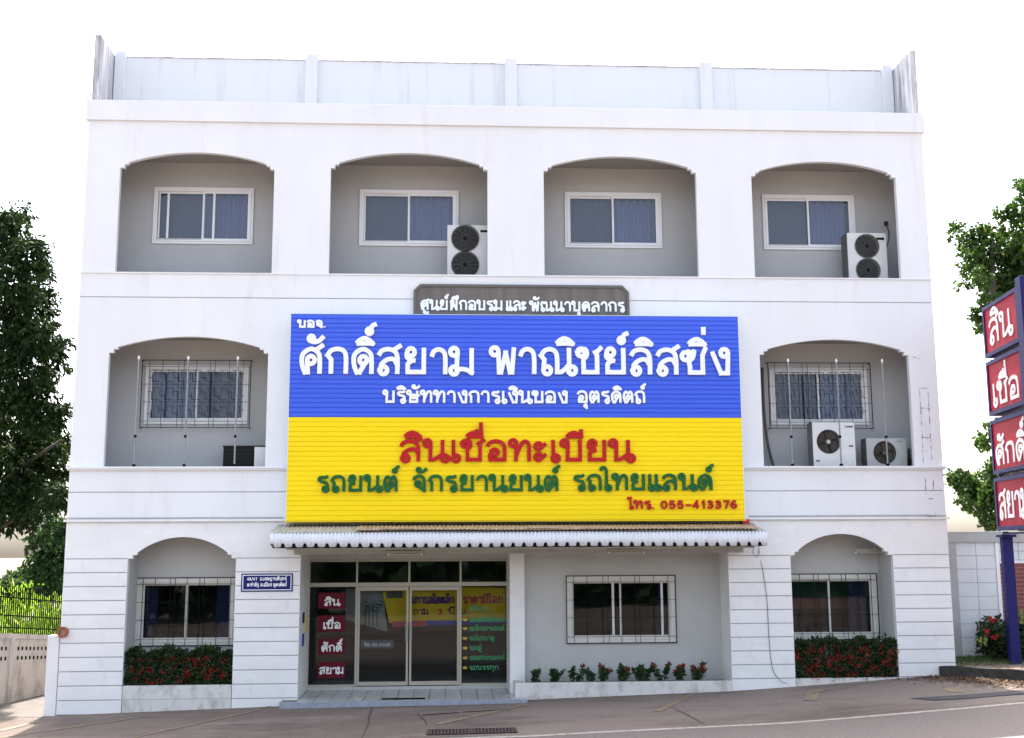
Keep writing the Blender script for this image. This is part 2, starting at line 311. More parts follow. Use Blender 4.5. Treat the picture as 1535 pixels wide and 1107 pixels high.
G = {
 'บ': (1, [BO]), 'ก': (.95, [[(.2,0,1),(.2,.54,1),(.06,.7,1),(.2,.88),(.47,.94),(.7,.86),(.79,.62),(.79,0,1)]]),
 'ข': (.94, [KHO+[(.78,1,1)]]), 'ช': (.98, [KHO+[(.78,.72,1),(.66,.9,1)], [(.74,.8,1),(.98,1.04,1)]]),
 'ซ': (1.05, [[o_(.13,.7,0,360),(.27,.87),(.37,.78),(.47,.86),(.42,.64),(.28,.5),(.3,.3),(.3,.08,1),(.82,.08,1),(.82,.74,1),(.97,1.05,1)]]),
 'ค': (.97, [[o_(.45,.52,180,360)]+DOm]), 'ด': (.97, [[o_(.47,.52,0,-360)]+DOm]),
 'ศ': (.99, [[o_(.45,.52,180,360)]+DOm, [(.62,.88,1),(.95,1.1,1)]]),
 'ต': (.98, [[o_(.46,.45,0,-360),(.33,.06,1),(.22,.06,1),(.09,.4),(.12,.74),(.27,.92),(.46,.8),(.65,.92),(.79,.7),(.8,.5),(.8,0,1)]]),
 'ถ': (.96, [[o_(.3,.14,180,-360),(.19,.54,1),(.06,.7,1),(.2,.88),(.47,.94),(.7,.86),(.79,.62),(.79,0,1)]]),
 'ท': (1, [[o_(.13,.85,0,-360),(.25,0,1)], [(.26,.25,1),(.5,.82),(.68,.93),(.81,.8),(.82,.6),(.82,0,1)]]),
 'ธ': (.8, RO), 'ร': (.8, RO),
 'น': (1.06, [[o_(.13,.85,0,-360),(.25,.08,1),(.45,.1),(.76,.34)], [(.78,1,1),(.78,.14),o_(.895,.14,180,360)]]),
 'ณ': (1.46, [[o_(.3,.14,180,-360),(.19,.54,1),(.06,.7,1),(.2,.88),(.42,.94),(.62,.86),(.7,.62),(.7,.08,1),(.9,.1),(1.16,.34)], [(1.18,1,1),(1.18,.14),o_(1.295,.14,180,360)]]),
 'ฒ': (1.46, [[o_(.3,.14,180,-360),(.19,.5),(.1,.74),(.25,.92),(.42,.8),(.58,.92),(.7,.7),(.7,.08,1),(.9,.1),(1.16,.34)], [(1.18,1,1),(1.18,.14),o_(1.295,.14,180,360)]]),
 'ม': (1.04, [[o_(.13,.85,0,-360),(.25,.5),(.25,.14),o_(.135,.14,0,-360)], [(.84,1,1),(.84,.06,1),(.6,.18),(.25,.2,1)]]),
 'ย': (1, YO), 'ล': (1, LO), 'ส': (1, LO+[[(.6,.88,1),(.96,1.1,1)]]),
 'ษ': (1.06, [BO, [o_(.52,.52,0,360),(.66,.54),(1.02,.62,1)]]),
 'จ': (.92, [[(.06,.7,1),(.2,.88),(.42,.94),(.66,.84),(.73,.6),(.73,.04,1),(.5,.2),(.3,.36),o_(.34,.46,250,-360)]]),
 'ง': (.88, [[o_(.6,.83,0,-360),(.715,.06,1),(.44,.06,1),(.1,.88,1)]]),
 'อ': (.98, [ARCH+[(.8,.08,1),(.18,.08,1),(.16,.28),(.25,.45),o_(.37,.42,150,-360)]]),
 'ฝ': (1.1, [[o_(.36,.84,180,360),(.25,.5),(.25,.04,1),(.55,.6,1),(.85,.04,1),(.85,1.3,1)]]),
 'พ': (1.04, [[o_(.13,.85,0,-360),(.31,.06,1),(.38,.06,1),(.57,.8,1),(.74,.06,1),(.82,.06,1),(.9,1,1)]]),
 'ฐ': (.85, RO+[[(.15,-.16,1),(.3,-.34),(.62,-.2,1)]]),
 'ฎ': (.96, [[o_(.3,.14,180,-360),(.19,.54,1),(.06,.7,1),(.2,.88),(.47,.94),(.7,.86),(.79,.62),(.79,-.12,1),(.55,-.34),(.25,-.22,1)]]),
 'า': (.76, [[(.05,.66,1),(.14,.86),(.34,.94),(.54,.84),(.6,.6),(.6,0,1)]]),
 'ะ': (.62, [[o_(.17,.7,300,360),(.3,.64),(.5,.84,1)], [o_(.17,.2,300,360),(.3,.14),(.5,.34,1)]]),
 'เ': (.44, SE), 'แ': (.84, SE+shift(SE, .4)),
 'โ': (.5, [[(-.16,1.2),(-.1,1.38),(.06,1.34),(.3,1.42,1)], [(.3,1.42,1),(.16,1.22),(.16,.9),(.16,.14),o_(.275,.14,180,360)]]),
 'ไ': (.5, [[(-.16,1.22),(-.14,1.38),(.02,1.42),(.15,1.25),(.16,.9),(.16,.14),o_(.275,.14,180,360)]]),
 '.': (.3, [[(.1,.0,1),(.1,.16,1)]]), ' ': (.5, []), '-': (.75, [[(.08,.44,1),(.66,.44,1)]]), '/': (.6, [[(.05,-.1,1),(.5,1.05,1)]]),
 '0': (.82, [[(.36,.93),(.12,.75),(.09,.5),(.12,.25),(.36,.07),(.6,.25),(.64,.5),(.6,.75),(.36,.93)]]),
 '5': (.82, [[(.62,.92,1),(.2,.92,1),(.14,.5,1),(.4,.62),(.62,.42),(.56,.15),(.34,.07),(.1,.2,1)]]),
 '4': (.82, [[(.48,0,1),(.48,.95,1),(.08,.3,1),(.7,.3,1)]]), '1': (.6, [[(.12,.72,1),(.34,.95,1),(.34,0,1)]]),
 '3': (.8, [[(.1,.8),(.34,.93),(.58,.76),(.48,.56),(.3,.52,1),(.52,.46),(.62,.26),(.36,.06),(.08,.2,1)]]),
 '7': (.78, [[(.08,.92,1),(.64,.92,1),(.3,0,1)]]),
 '6': (.82, [[(.6,.86),(.36,.94),(.12,.6),(.12,.25),(.36,.07),(.6,.22),(.58,.45),(.36,.55),(.14,.4,1)]]),
 '8': (.82, [[(.36,.94),(.14,.76),(.36,.54),(.62,.28),(.36,.06),(.1,.28),(.36,.54),(.58,.76),(.36,.94)]]),
 'Y': (.8, [[(.05,1,1),(.38,.5,1),(.38,0,1)], [(.72,1,1),(.38,.5,1)]]), 'O': (.95, [[(.42,.94),(.1,.75),(.08,.5),(.12,.2),(.42,.06),(.72,.2),(.78,.5),(.74,.75),(.42,.94)]]),
 'R': (.85, [[(.12,0,1),(.12,.92,1),(.5,.92),(.66,.72),(.5,.5),(.12,.5,1)], [(.4,.5,1),(.7,0,1)]]), 'K': (.85, [[(.12,0,1),(.12,1,1)], [(.7,1,1),(.14,.45,1),(.72,0,1)]]),
}
I_ = [(-.64,1.15,1), (-.52,1.27), (-.32,1.35), (-.12,1.27), (0,1.15,1), (-.3,1.16,1), (-.64,1.15,1)]
UP = {'ิ': [I_], 'ี': [I_, [(0,1.15,1),(0,1.5,1)]], 'ื': [I_, [(0,1.15,1),(0,1.5,1)], [(-.2,1.26,1),(-.2,1.5,1)]], 'ึ': [I_, [o_(-.03,1.34,0,-360,.09)]],
      'ั': [[o_(-.4,1.33,300,360,.1), (-.3,1.2), (-.1,1.24), (.1,1.42,1)]]}
TOP = {'์': [[o_(-.13,.12,60,-360,.1), (-.06,.24), (.0,.34), (.16,.4,1)]], '่': [[(-.02,.02,1),(-.02,.32,1)]]}
DN = {'ุ': [[o_(-.13,-.24,0,-360,.09), (-.03,-.52,1)]], 'ู': [[o_(-.4,-.22,0,-360,.09), (-.3,-.42,1), (-.02,-.42,1), (-.02,-.16,1)]]}

def expand(stroke):
    pts = []
    for p in stroke:
        if p[0] == 'o':
            _, cx, cy, a0, sw, r = p
            n = 12
            for k in range(n+1):
                a = radians(a0+sw*k/n); pts.append((cx+r*cos(a), cy+r*sin(a), 1))
        else: pts.append((p[0], p[1], 1 if len(p) > 2 else 0))
    out = []; n = len(pts)
    for i in range(n-1):
        p1, p2 = pts[i], pts[i+1]
        out.append((p1[0], p1[1]))
        if p1[2] and p2[2]: continue
        p0 = pts[i-1] if i > 0 and not p1[2] else (2*p1[0]-p2[0], 2*p1[1]-p2[1])
        if p1[2] and i > 0 and hypot(p1[0]-pts[i-1][0], p1[1]-pts[i-1][1]) < .12:
            p0 = pts[i-1]
        p3 = pts[i+2] if i+2 < n and not p2[2] else (2*p2[0]-p1[0], 2*p2[1]-p1[1])
        for k in range(1, 6):
            t = k/6; t2, t3 = t*t, t*t*t
            out.append(tuple(.5*(2*p1[c]+(p2[c]-p0[c])*t+(2*p0[c]-5*p1[c]+4*p2[c]-p3[c])*t2+(3*p1[c]-p0[c]-3*p2[c]+p3[c])*t3) for c in (0, 1)))
    out.append((pts[-1][0], pts[-1][1]))
    return out

def layout(text):
    strokes = []; x = 0; ax = 0; high = False
    for ch in text:
        if ch in UP:
            for s in UP[ch]: strokes.append(shift([s], ax)[0])
            high = True
        elif ch in TOP:
            dy = 1.5 if high else 1.17
            for s in TOP[ch]:
                strokes.append([(p[0], p[1]+ax, p[2]+dy)+tuple(p[3:]) if p[0] == 'o' else (p[0]+ax, p[1]+dy)+tuple(p[2:]) for p in s])
        elif ch in DN:
            for s in DN[ch]: strokes.append(shift([s], ax)[0])
        else:
            adv, st = G[ch]; strokes += shift(st, x)
            x += adv+.06; ax = x-.2; high = False
    return x-.15, strokes

def letters(name, text, x0, x1, zb, h, wt, y, depth, m, parent, xf=None):
    """text standing on z = zb between x0 and x1, letter height h, facing -y; xf maps (u, z, out) to a point"""
    W, st = layout(text); sx = (x1-x0)/W
    mb = MB(); q = 0
    for s in st:
        pts = [(x0+px*sx, zb+pz*h) for px, pz in expand(s)]
        cl = [pts[0]]
        for p in pts[1:]:
            if hypot(p[0]-cl[-1][0], p[1]-cl[-1][1]) > .0006: cl.append(p)
        runs = [[cl[0]]]
        for i in range(1, len(cl)-1):
            runs[-1].append(cl[i])
            d1 = Vector((cl[i][0]-cl[i-1][0], cl[i][1]-cl[i-1][1])).normalized(); d2 = Vector((cl[i+1][0]-cl[i][0], cl[i+1][1]-cl[i][1])).normalized()
            if d1.dot(d2) < .62: runs.append([cl[i]])
        if len(cl) > 1: runs[-1].append(cl[-1])
        for ri, pts in enumerate(runs):
            n = len(pts); q += 1
            if n < 2: continue
            pts = list(pts); ext = wt*.46
            if ri > 0:
                d = Vector((pts[0][0]-pts[1][0], pts[0][1]-pts[1][1])).normalized()*ext; pts[0] = (pts[0][0]+d.x, pts[0][1]+d.y)
            if ri < len(runs)-1:
                d = Vector((pts[-1][0]-pts[-2][0], pts[-1][1]-pts[-2][1])).normalized()*ext; pts[-1] = (pts[-1][0]+d.x, pts[-1][1]+d.y)
            dj = depth*(1+.015*(q % 9)); base = len(mb.v)
            for i, p in enumerate(pts):
                a = pts[max(i-1, 0)]; b = pts[min(i+1, n-1)]
                d1 = Vector((p[0]-a[0], p[1]-a[1])); d2 = Vector((b[0]-p[0], b[1]-p[1]))
                if i == 0: d1 = d2
                if i == n-1: d2 = d1
                d1.normalize(); d2.normalize(); t = (d1+d2).normalized()
                k = min(1/max(t.dot(d1), .6), 1.5)
                nx, nz = -t.y*wt/2*k, t.x*wt/2*k
                for f, o in ((-1, 0), (-1, .97), (-.95, 1), (.95, 1), (1, .97), (1, 0)):
                    pp = (p[0]+nx*f, p[1]+nz*f, dj*o*(1+.012*i/n))
                    mb.v.append(xf(*pp) if xf else (pp[0], y-pp[2], pp[1]))
            for i in range(n-1):
                for k in range(5):
                    mb.f.append((base+i*6+k, base+i*6+k+1, base+(i+1)*6+k+1, base+(i+1)*6+k))
            mb.f.append(tuple(base+k for k in reversed(range(6)))); mb.f.append(tuple(base+(n-1)*6+k for k in range(6)))
    return mb.build(name, m, parent)

# ------------------------------------------------------------------ ground
GX = [(-40,-.6),(-14,.30),(-8.35,.48),(-4.04,.605),(-.08,.645),(.3,.665),(4.05,.77),(5.25,.84),(7.18,.96),(8.33,1.04),(12,1.17),(40,2.1)]
def gz(x, y):
    for (a, za), (b, zb) in zip(GX, GX[1:]):
        if a <= x <= b: z = za+(zb-za)*(x-a)/(b-a); break
    else: z = GX[0][1] if x < -40 else GX[-1][1]
    k = min(max((abs(x)-16)/24, 0), 1); z = z*(1-k)+.7*k
    c = .02*max(min(y, 0), -8)
    return z+c
def sheet(name, xs, ys, m, dz, f=None):
    mb = MB(); nx, ny = len(xs), len(ys)
    for x in xs:
        for y in ys:
            X, Y = f(x, y) if f else (x, y)
            mb.v.append((X, Y, gz(X, Y)+dz))
    for i in range(nx-1):
        for j in range(ny-1): mb.f.append((i*ny+j, (i+1)*ny+j, (i+1)*ny+j+1, i*ny+j+1))
    return mb.build(name, m, smooth=True)
fx = [-900,-300,-120,-60,-40]+[-30+i*1.0 for i in range(61)]+[40,60,120,300,900]
fy = [-900,-300,-120,-60,-40,-26,-20,-15,-12,-10]+[-8+.5*i for i in range(17)]+[1,2,3,5,8,12,20,40,120,300,900]
struct(sheet('ground', fx, fy, M['ground'], -.004))
def on_ground(px, py):
    z = .7
    for _ in range(12):
        p = PZ(px, py, z); z = gz(p.x, p.y)
    return p
# road: everything on the street side of the white edge line
LA, LB = on_ground(740, 1106), on_ground(1535, 1054)
sl = (LB.y-LA.y)/(LB.x-LA.x)
yl = lambda x: LA.y+sl*(x-LA.x)
rx = [-60,-40]+[-30+i for i in range(61)]+[40,60]
struct(sheet('road', rx, [-9,-8,-7,-6,-5,-4,-3,-2,-1,-.5,0], M['road'], 0, lambda x, t: (x, yl(x)+t)))
struct(sheet('road_edge_line', rx, [-.055, .055], M['linewhite'], .004, lambda x, t: (x, yl(x)+t)))
struct(sheet('road_centre_strip', rx, [-2.75,-2.35], mat('pale_road_paint', (.50,.48,.44), .8, .3, 10), .004, lambda x, t: (x, yl(x)+t)))
def stripe(name, a, b, wd, m, dz=.004):
    A, B = on_ground(*a), on_ground(*b)
    d = Vector((B.x-A.x, B.y-A.y)); L = d.length; d.normalize(); nrm = Vector((-d.y, d.x))*wd/2
    n = 8; mb = MB()
    for i in range(n+1):
        c = Vector((A.x, A.y))+d*L*i/n
        for s_ in (-1, 1):
            q = c+nrm*s_; mb.v.append((q.x, q.y, gz(q.x, q.y)+dz))
    for i in range(n): mb.f.append((2*i, 2*i+2, 2*i+3, 2*i+1))
    return struct(mb.build(name, m))
for a, b, wd in (((0,1106),(230,1073),.07),((200,1106),(392,1064),.07),((395,1061),(425,1056),.08),((655,1086),(790,1056),.10),((985,1067),(1040,1040),.11),
                 ((1213,1050),(1224,1034),.22),((1424,1032),(1436,1038),.25),((0,1096),(60,1081),.16)):
    stripe('parking_line', a, b, wd, M['lineyellow'])
stripe('drain_slot', (634,1072.5), (688,1068.5), .05, M['acblack']); stripe('drain_slot', (694,1068), (765,1063.8), .05, M['acblack'])
rk = random.Random(15)
for (a, b) in (((560,1055),(540,1107)),((640,1088),(625,1070)),((300,1090),(420,1084)),((1010,1060),(1060,1085)),((1290,1028),(1180,1046)),((860,1052),(980,1050))):
    A, Bq = on_ground(*a), on_ground(*b); n = 14; mb = MB(); off = 0
    for i in range(n+1):
        off += rk.uniform(-.03,.03); t = i/n; x = A.x+(Bq.x-A.x)*t+off*.6; y = A.y+(Bq.y-A.y)*t+off
        w_ = .012*(1-abs(2*t-1)*.7)
        dx, dy = (Bq.x-A.x), (Bq.y-A.y); L = hypot(dx, dy)
        for s_ in (-1, 1):
            X, Y = x-dy/L*w_*s_, y+dx/L*w_*s_; mb.v.append((X, Y, gz(X, Y)+.006))
    for i in range(n): mb.f.append((2*i, 2*i+1, 2*i+3, 2*i+2))
    struct(mb.build('pavement_crack', M['drain']))
def gpoly(name, pts, m, dz):
    q = [on_ground(*p) for p in pts]
    return struct(MB().face([(p.x, p.y, gz(p.x, p.y)+dz) for p in q]).build(name, m))
gpoly('asphalt_patch', [(1363,1047.3),(1400,1050.5),(1450,1048),(1535,1040.5),(1600,1035),(1600,1029),(1535,1035),(1450,1042)], M['patch'], .007)
gpoly('pale_concrete_drive', [(-80,1072),(66,1076),(74,1052),(74,1040),(-80,1060)], mat('drive_concrete', (.19,.165,.145), .9, .35, 2, bump=.2, bscale=60), .003)

# grate let into the forecourt: frame, bars
ga, gb, gc, gd = [on_ground(*p) for p in ((640,1095.5),(772,1088.2),(776,1091),(640,1102.5))]
gt = empty('drain_grate', ((ga.x+gc.x)/2, (ga.y+gc.y)/2, gz(ga.x, ga.y)), 'long rusty iron drain grate let into the asphalt before the glass door', 'drain grate')
X0, X1, Y0, Y1 = ga.x, gb.x, ga.y-.42, ga.y
def gq(mb, x0, x1, y0, y1, h=.012):
    z = gz((x0+x1)/2, (y0+y1)/2)
    n = len(mb.v); mb.box(x0, x1, y0, y1, 0, h)
    for i in range(n, n+8):
        v = mb.v[i]; mb.v[i] = (v[0], v[1], gz(v[0], v[1])+v[2])
bed = MB(); gq(bed, X0, X1, Y0, Y1, .006); bed.build('drain_pit', M['acblack'], gt)
fr = MB()
for a in (X0, (X0+X1)/2-.02, X1-.04): gq(fr, a, a+.04, Y0, Y1, .02)
for k in range(2):
    a, b = (X0+.04, (X0+X1)/2-.02) if k == 0 else ((X0+X1)/2+.02, X1-.04)
    gq(fr, a, b, Y0, Y0+.03, .02); gq(fr, a, b, Y1-.03, Y1, .02)
fr.build('frame', M['drain'], gt)
for k in range(2):
    a, b = (X0+.04, (X0+X1)/2-.02) if k == 0 else ((X0+X1)/2+.02, X1-.04)
    br = MB(); n = 12
    for i in range(n):
        c = a+(b-a)*(i+.5)/n; gq(br, c-.014, c+.014, Y0+.03, Y1-.03, .018)
    gq(br, a, b, (Y0+Y1)/2-.012, (Y0+Y1)/2+.012, .0185)
    br.build('bars', M['drain'], gt)

# ------------------------------------------------------------------ office building
B = empty('office_building', (0, 0, .6), 'white three storey office building with arched recesses and horizontal grooves', 'building')
def arch(xa, xb, zb, zs, zc, s1=.085, h1=.07, s2=.16, h2=.11, n=18):
    """outline from bottom right anticlockwise... returned left-to-right top outline"""
    pts = [(xa, zs), (xa+s1, zs), (xa+s1, zs+h1), (xa+s2, zs+h1), (xa+s2, zs+h2)]
    x0, x1, z0 = xa+s2, xb-s2, zs+h2
    W = (x1-x0)/2; H = zc-z0; R = (W*W+H*H)/(2*H); cx = (x0+x1)/2
    for i in range(1, n):
        x = x0+(x1-x0)*i/n
        pts.append((x, zc-R+math.sqrt(R*R-(x-cx)**2)))
    pts += [(xb-s2, zs+h2), (xb-s2, zs+h1), (xb-s1, zs+h1), (xb-s1, zs), (xb, zs)]
    return pts
XL, XR, TH = -8.40, 8.40, .11
def band(name, z0, z1, ops, m, y0=0, y1=TH):
    """facade band with arched openings: (xa, xb, bottom, spring, crown)"""
    mb = MB(); x = XL
    for o in ops:
        xa, xb, zb, zs, zc = o
        mb.box(x, xa, y0, y1, z0, z1)
        if zb > z0: mb.box(xa, xb, y0, y1, z0, zb)
        top = arch(xa, xb, zb, zs, zc)
        n = len(top)
        for (ax, az), (bx, bz) in zip(top, top[1:]):
            if bx-ax < 1e-6:
                if abs(bz-az) > 1e-6: mb.face([(ax,y0,az),(ax,y1,az),(bx,y1,bz),(bx,y0,bz)])
                continue
            mb.face([(ax,y0,az),(bx,y0,bz),(bx,y0,z1),(ax,y0,z1)])
            mb.face([(bx,y1,bz),(ax,y1,az),(ax,y1,z1),(bx,y1,z1)])
            mb.face([(ax,y1,az),(bx,y1,bz),(bx,y0,bz),(ax,y0,az)])
        mb.box(xa, xb, y0, y1, z1-.001, z1, skip='fkb')
        x = xb
    mb.box(x, XR, y0, y1, z0, z1)
    return mb.build(name, m, B)
O3 = [(-7.745,-4.745,8.76,10.87,11.20),(-3.64,-.53,8.76,10.92,11.25),(.595,3.68,8.76,10.92,11.24),(4.81,7.79,8.76,10.87,11.19)]
O2 = [(-7.78,-4.765,5.0,7.18,7.50),(4.84,7.84,5.0,7.20,7.51)]
O1 = [(-7.24,-5.25,.98,3.28,3.68),(5.285,7.29,.98,3.28,3.69)]
GRV = .017
band('upper_facade', 8.27+GRV/2, 11.83, O3, M['white'])
band('middle_facade', 4.52+GRV/2, 8.27-GRV/2, O2, M['white'])
mb = MB().box(XL, XR, 0, TH, 3.98, 4.52-GRV/2); mb.build('spandrel', M['white'], B)
mb = MB()
for z in (8.27, 4.52): mb.box(XL+.012, XR-.012, .014, TH, z-GRV/2, z+GRV/2)
mb.build('groove', M['groove'], B)
# ground floor band: piers to the ground, arches, entrance opening
mb = MB()
lowops = O1[:1]+[(-4.05, 4.07, None, None, None)]+O1[1:]
gb0 = .2
x = XL
for o in lowops:
    xa, xb, zb, zs, zc = o
    mb.box(x, xa, 0, TH, gb0, 3.98)
    if zb is None: mb.box(xa, xb, 0, TH, 3.345, 3.98)
    else:
        top = arch(xa, xb, zb, zs, zc)
        for (ax, az), (bx, bz) in zip(top, top[1:]):
            if bx-ax < 1e-6:
                if abs(bz-az) > 1e-6: mb.face([(ax,0,az),(ax,TH,az),(bx,TH,bz),(bx,0,bz)])
                continue
            mb.face([(ax,0,az),(bx,0,bz),(bx,0,3.98),(ax,0,3.98)]); mb.face([(bx,TH,bz),(ax,TH,az),(ax,TH,3.98),(bx,TH,3.98)])
            mb.face([(ax,TH,az),(bx,TH,bz),(bx,0,bz),(ax,0,az)])
    x = xb
mb.box(x, XR, 0, TH, gb0, 3.98)
mb.build('lower_facade', M['white_low'], B)
# raised courses on the piers with grooves between
def courses(name, x0, x1, ztop=3.285, zmin=None, y=-.014, n=12):
    mb = MB()
    MB().box(x0+.015, x1-.015, -.004, 0, gz(x0, 0)-.1, 3.295, skip='k').build('groove', M['groove'], B)
    for k in range(n):
        b, t = ztop-.255*(k+1)+GRV/2, ztop-.255*k-GRV/2
        lo = min(gz(x0, 0), gz(x1, 0))-.12
        if t < lo: break
        mb.box(x0, x1, y, 0, max(b, lo), t, skip='k')
    return mb.build(name, M['white_low'], B, bevel=.004)
for a, b in ((XL,-7.24),(-5.25,-4.05),(4.07,5.285),(7.29,XR)): courses('pier_cladding', a, b)
for o, xs, xe in ((O1[0], XL, -4.05), (O1[1], 4.07, XR)):
    mb = MB(); top = arch(*o); z1 = 3.93
    for a, b in ((xs, o[0]), (o[1], xe)): mb.box(a, b, -.014, 0, 3.285+GRV/2, z1, skip='k')
    for (ax, az), (bx, bz) in zip(top, top[1:]):
        if bx-ax > 1e-6:
            lo = max(az, 3.285+GRV/2); l2 = max(bz, 3.285+GRV/2)
            mb.face([(ax,-.014,lo),(bx,-.014,l2),(bx,-.014,z1),(ax,-.014,z1)]); mb.face([(ax,0,lo),(bx,0,l2),(bx,-.014,l2),(ax,-.014,lo)])
        elif abs(bz-az) > 1e-6 and max(az, bz) > 3.3:
            mb.face([(ax,-.014,max(az,3.293)),(ax,0,max(az,3.293)),(bx,0,max(bz,3.293)),(bx,-.014,max(bz,3.293))])
    mb.build('arch_cladding', M['white_low'], B)
# planter sills under the low arches
for xa, xb in ((-7.24,-5.25),(5.285,7.29)):
    mb = MB()
    mb.box(xa+.012, xb-.012, -.012, .1, min(gz(xa,0),gz(xb,0))-.1, .985)
    o = mb.build('planter_sill', M['planter'], B)
    MB().box(xa+.012, xb-.012, -.013, -.0115, .735, .747, skip='k').build('groove', M['wallgrey'], o)
    MB().box(xa, xb, .1, .78, .3, .93).build('planter_soil', M['soil'], B)
# ledges and cornice
mb = MB().box(XL-.05, XR+.05, -.075, TH, 4.955, 4.995).box(XL-.03, XR+.03, -.05, 0, 4.925, 4.955)
mb.build('ledge', M['white'], B, bevel=.006)
mb = MB().box(XL-.045, XR+.045, -.06, 0, 3.965, 4.005); mb.build('ledge', M['white'], B, bevel=.006)
MB().tube([(XL, -.03, 4.035), (-4.4, -.03, 4.037)], .012).build('conduit', M['wallgrey'], B)
MB().tube([(4.5, -.03, 4.033), (8.0, -.03, 4.04), (XR, -.03, 4.03)], .012).build('conduit', M['wallgrey'], B)
MB().box(XL-.02, XR+.02, -.022, 0, 8.735, 8.765).build('ledge', M['white'], B, bevel=.005)
MB().box(XL-.055, XR+.055, -.05, TH, 11.83, 12.245).build('cornice', M['white'], B, bevel=.008)
# parapet set back, wing walls at both ends, posts
MB().box(XL+.16, XR-.16, 1.0, 1.15, 12.2, 13.60).build('parapet_wall', M['parapet'], B)
mb = MB().box(XL+.15, XR-.15, .985, 1.165, 13.6, 13.625); mb.build('parapet_coping', M['stain'], B)
for x in (-8.12,-4.18,0,4.17,8.12):
    wd = .125 if abs(x) < 8 else .11
    MB().box(x-wd, x+wd, .9, 1.0, 12.2, 13.70).build('parapet_post', M['parapet'], B, bevel=.006)
for s_ in (-1, 1):
    x0, x1 = (XL+.03, XL+.15) if s_ < 0 else (XR-.15, XR-.03)
    MB().box(x0, x1, -.0, 6, 12.245, 13.625).build('wing_wall', M['stain'], B)
# shell: roof slab, sides, back, floors
mb = MB().box(XL+.02, XR-.02, TH, 11, 12.0, 12.2); mb.build('roof', M['concrete'], B)
for x0, x1 in ((XL+.0, XL+.15), (XR-.15, XR-.0)):
    MB().box(x0, x1, TH, 11, .0, 12.0).build('side_wall', M['white'], B)
MB().box(XL+.15, XR-.15, 10.85, 11, 0, 12).build('back_wall', M['white'], B)
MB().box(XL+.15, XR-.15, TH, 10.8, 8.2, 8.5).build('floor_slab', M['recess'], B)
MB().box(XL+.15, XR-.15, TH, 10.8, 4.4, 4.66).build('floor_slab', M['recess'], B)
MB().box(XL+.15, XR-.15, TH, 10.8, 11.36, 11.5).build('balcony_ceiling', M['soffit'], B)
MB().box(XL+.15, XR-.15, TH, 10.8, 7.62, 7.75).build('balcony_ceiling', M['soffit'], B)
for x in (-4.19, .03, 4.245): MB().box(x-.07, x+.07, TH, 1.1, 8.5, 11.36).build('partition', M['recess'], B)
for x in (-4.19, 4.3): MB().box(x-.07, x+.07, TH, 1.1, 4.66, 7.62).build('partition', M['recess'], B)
# arch rims seen as a thin soffit
YB = 1.1
WIN3 = [(-6.33, 2.03), (-2.12, 2.05), (2.145, 2.04), (6.31, 1.98)]
WIN2 = [-6.33, 6.35]
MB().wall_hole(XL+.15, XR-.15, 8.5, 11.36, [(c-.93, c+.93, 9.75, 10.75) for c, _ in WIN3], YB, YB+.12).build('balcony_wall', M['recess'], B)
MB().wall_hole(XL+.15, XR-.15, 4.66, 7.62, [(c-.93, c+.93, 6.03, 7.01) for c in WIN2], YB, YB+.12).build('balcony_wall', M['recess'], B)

def curtain(x0, x1, z0, z1, y, m, parent, amp=.018, per=.15):
    mb = MB(); n = int((x1-x0)/per*8)+2
    for i in range(n+1):
        x = x0+(x1-x0)*i/n
        a = 2*pi*(x-x0)/per+.9*sin(x*7)
        yy = y+amp*sin(a)+.006*sin(x*23)
        mb.v.append((x, yy, z0)); mb.v.append((x, yy+.004*sin(a*.5), z1))
    for i in range(n): mb.f.append((2*i, 2*i+2, 2*i+3, 2*i+1))
    return mb.build('curtain', m, parent, smooth=True)
def room(x0, x1, y0, y1, z0, z1, parent):
    mb = MB().box(x0, x1, y0, y1, z0, z1, skip='f'); return mb.build('room_interior', M['dark'], parent)
def window(cx, x0, x1, z0, z1, yw, trim=.085, sash=.045, left='curtain_grey', glass='glass', mull=(), fr='alu', deep=.7, cur=None):
    """yw = outer face of the wall; x0..z1 outer size of the trim"""
    mb = MB().frame(x0, x1, z0, z1, trim, yw-.035, yw+.06)
    a, b, c, d = x0+trim, x1-trim, z0+trim, z1-trim
    mb.frame(x0+trim*.55, x1-trim*.55, z0+trim*.55, z1-trim*.55, .02, yw-.05, yw-.034)
    W = mb.build('window', M[fr], B, bevel=.004)
    m = (a+b)/2
    sb = MB().frame(a, m+sash*.5, c, d, sash*.8, yw+.03, yw+.058); sb.build('sash', M[fr], W)
    sb = MB().frame(m-sash*.6, b, c, d, sash*.8, yw-.005, yw+.025); sb.build('sash', M[fr], W)
    for u in mull: MB().box(a+(b-a)*u-.022, a+(b-a)*u+.022, yw+.0, yw+.05, c+.03, d-.03).build('mullion', M[fr], W)
    g = MB().face([(a+.03,yw+.045,c+.03),(m,yw+.045,c+.03),(m,yw+.045,d-.03),(a+.03,yw+.045,d-.03)]); g.build('pane', M[glass], W)
    g = MB().face([(m,yw+.010,c+.03),(b-.03,yw+.010,c+.03),(b-.03,yw+.010,d-.03),(m,yw+.010,d-.03)]); g.build('pane', M[glass], W)
    room(a, b, yw+.13, yw+deep, c, d, W)
    return W, a, b, c, d, m
for i, (c, wd) in enumerate(WIN3):
    z0, z1 = (9.63, 10.83)
    W, a, b, c0, d0, m = window(c, c-wd/2, c+wd/2, z0, z1, YB, mull=(.11, .61) if i == 0 else ())
    curtain(a+.02, m, c0+.02, d0-.02, YB+.20, M['curtain_grey'], W, .010)
    curtain(m, b-.02, c0+.02, d0-.02, YB+.19, M['curtain'], W, .035, .17)

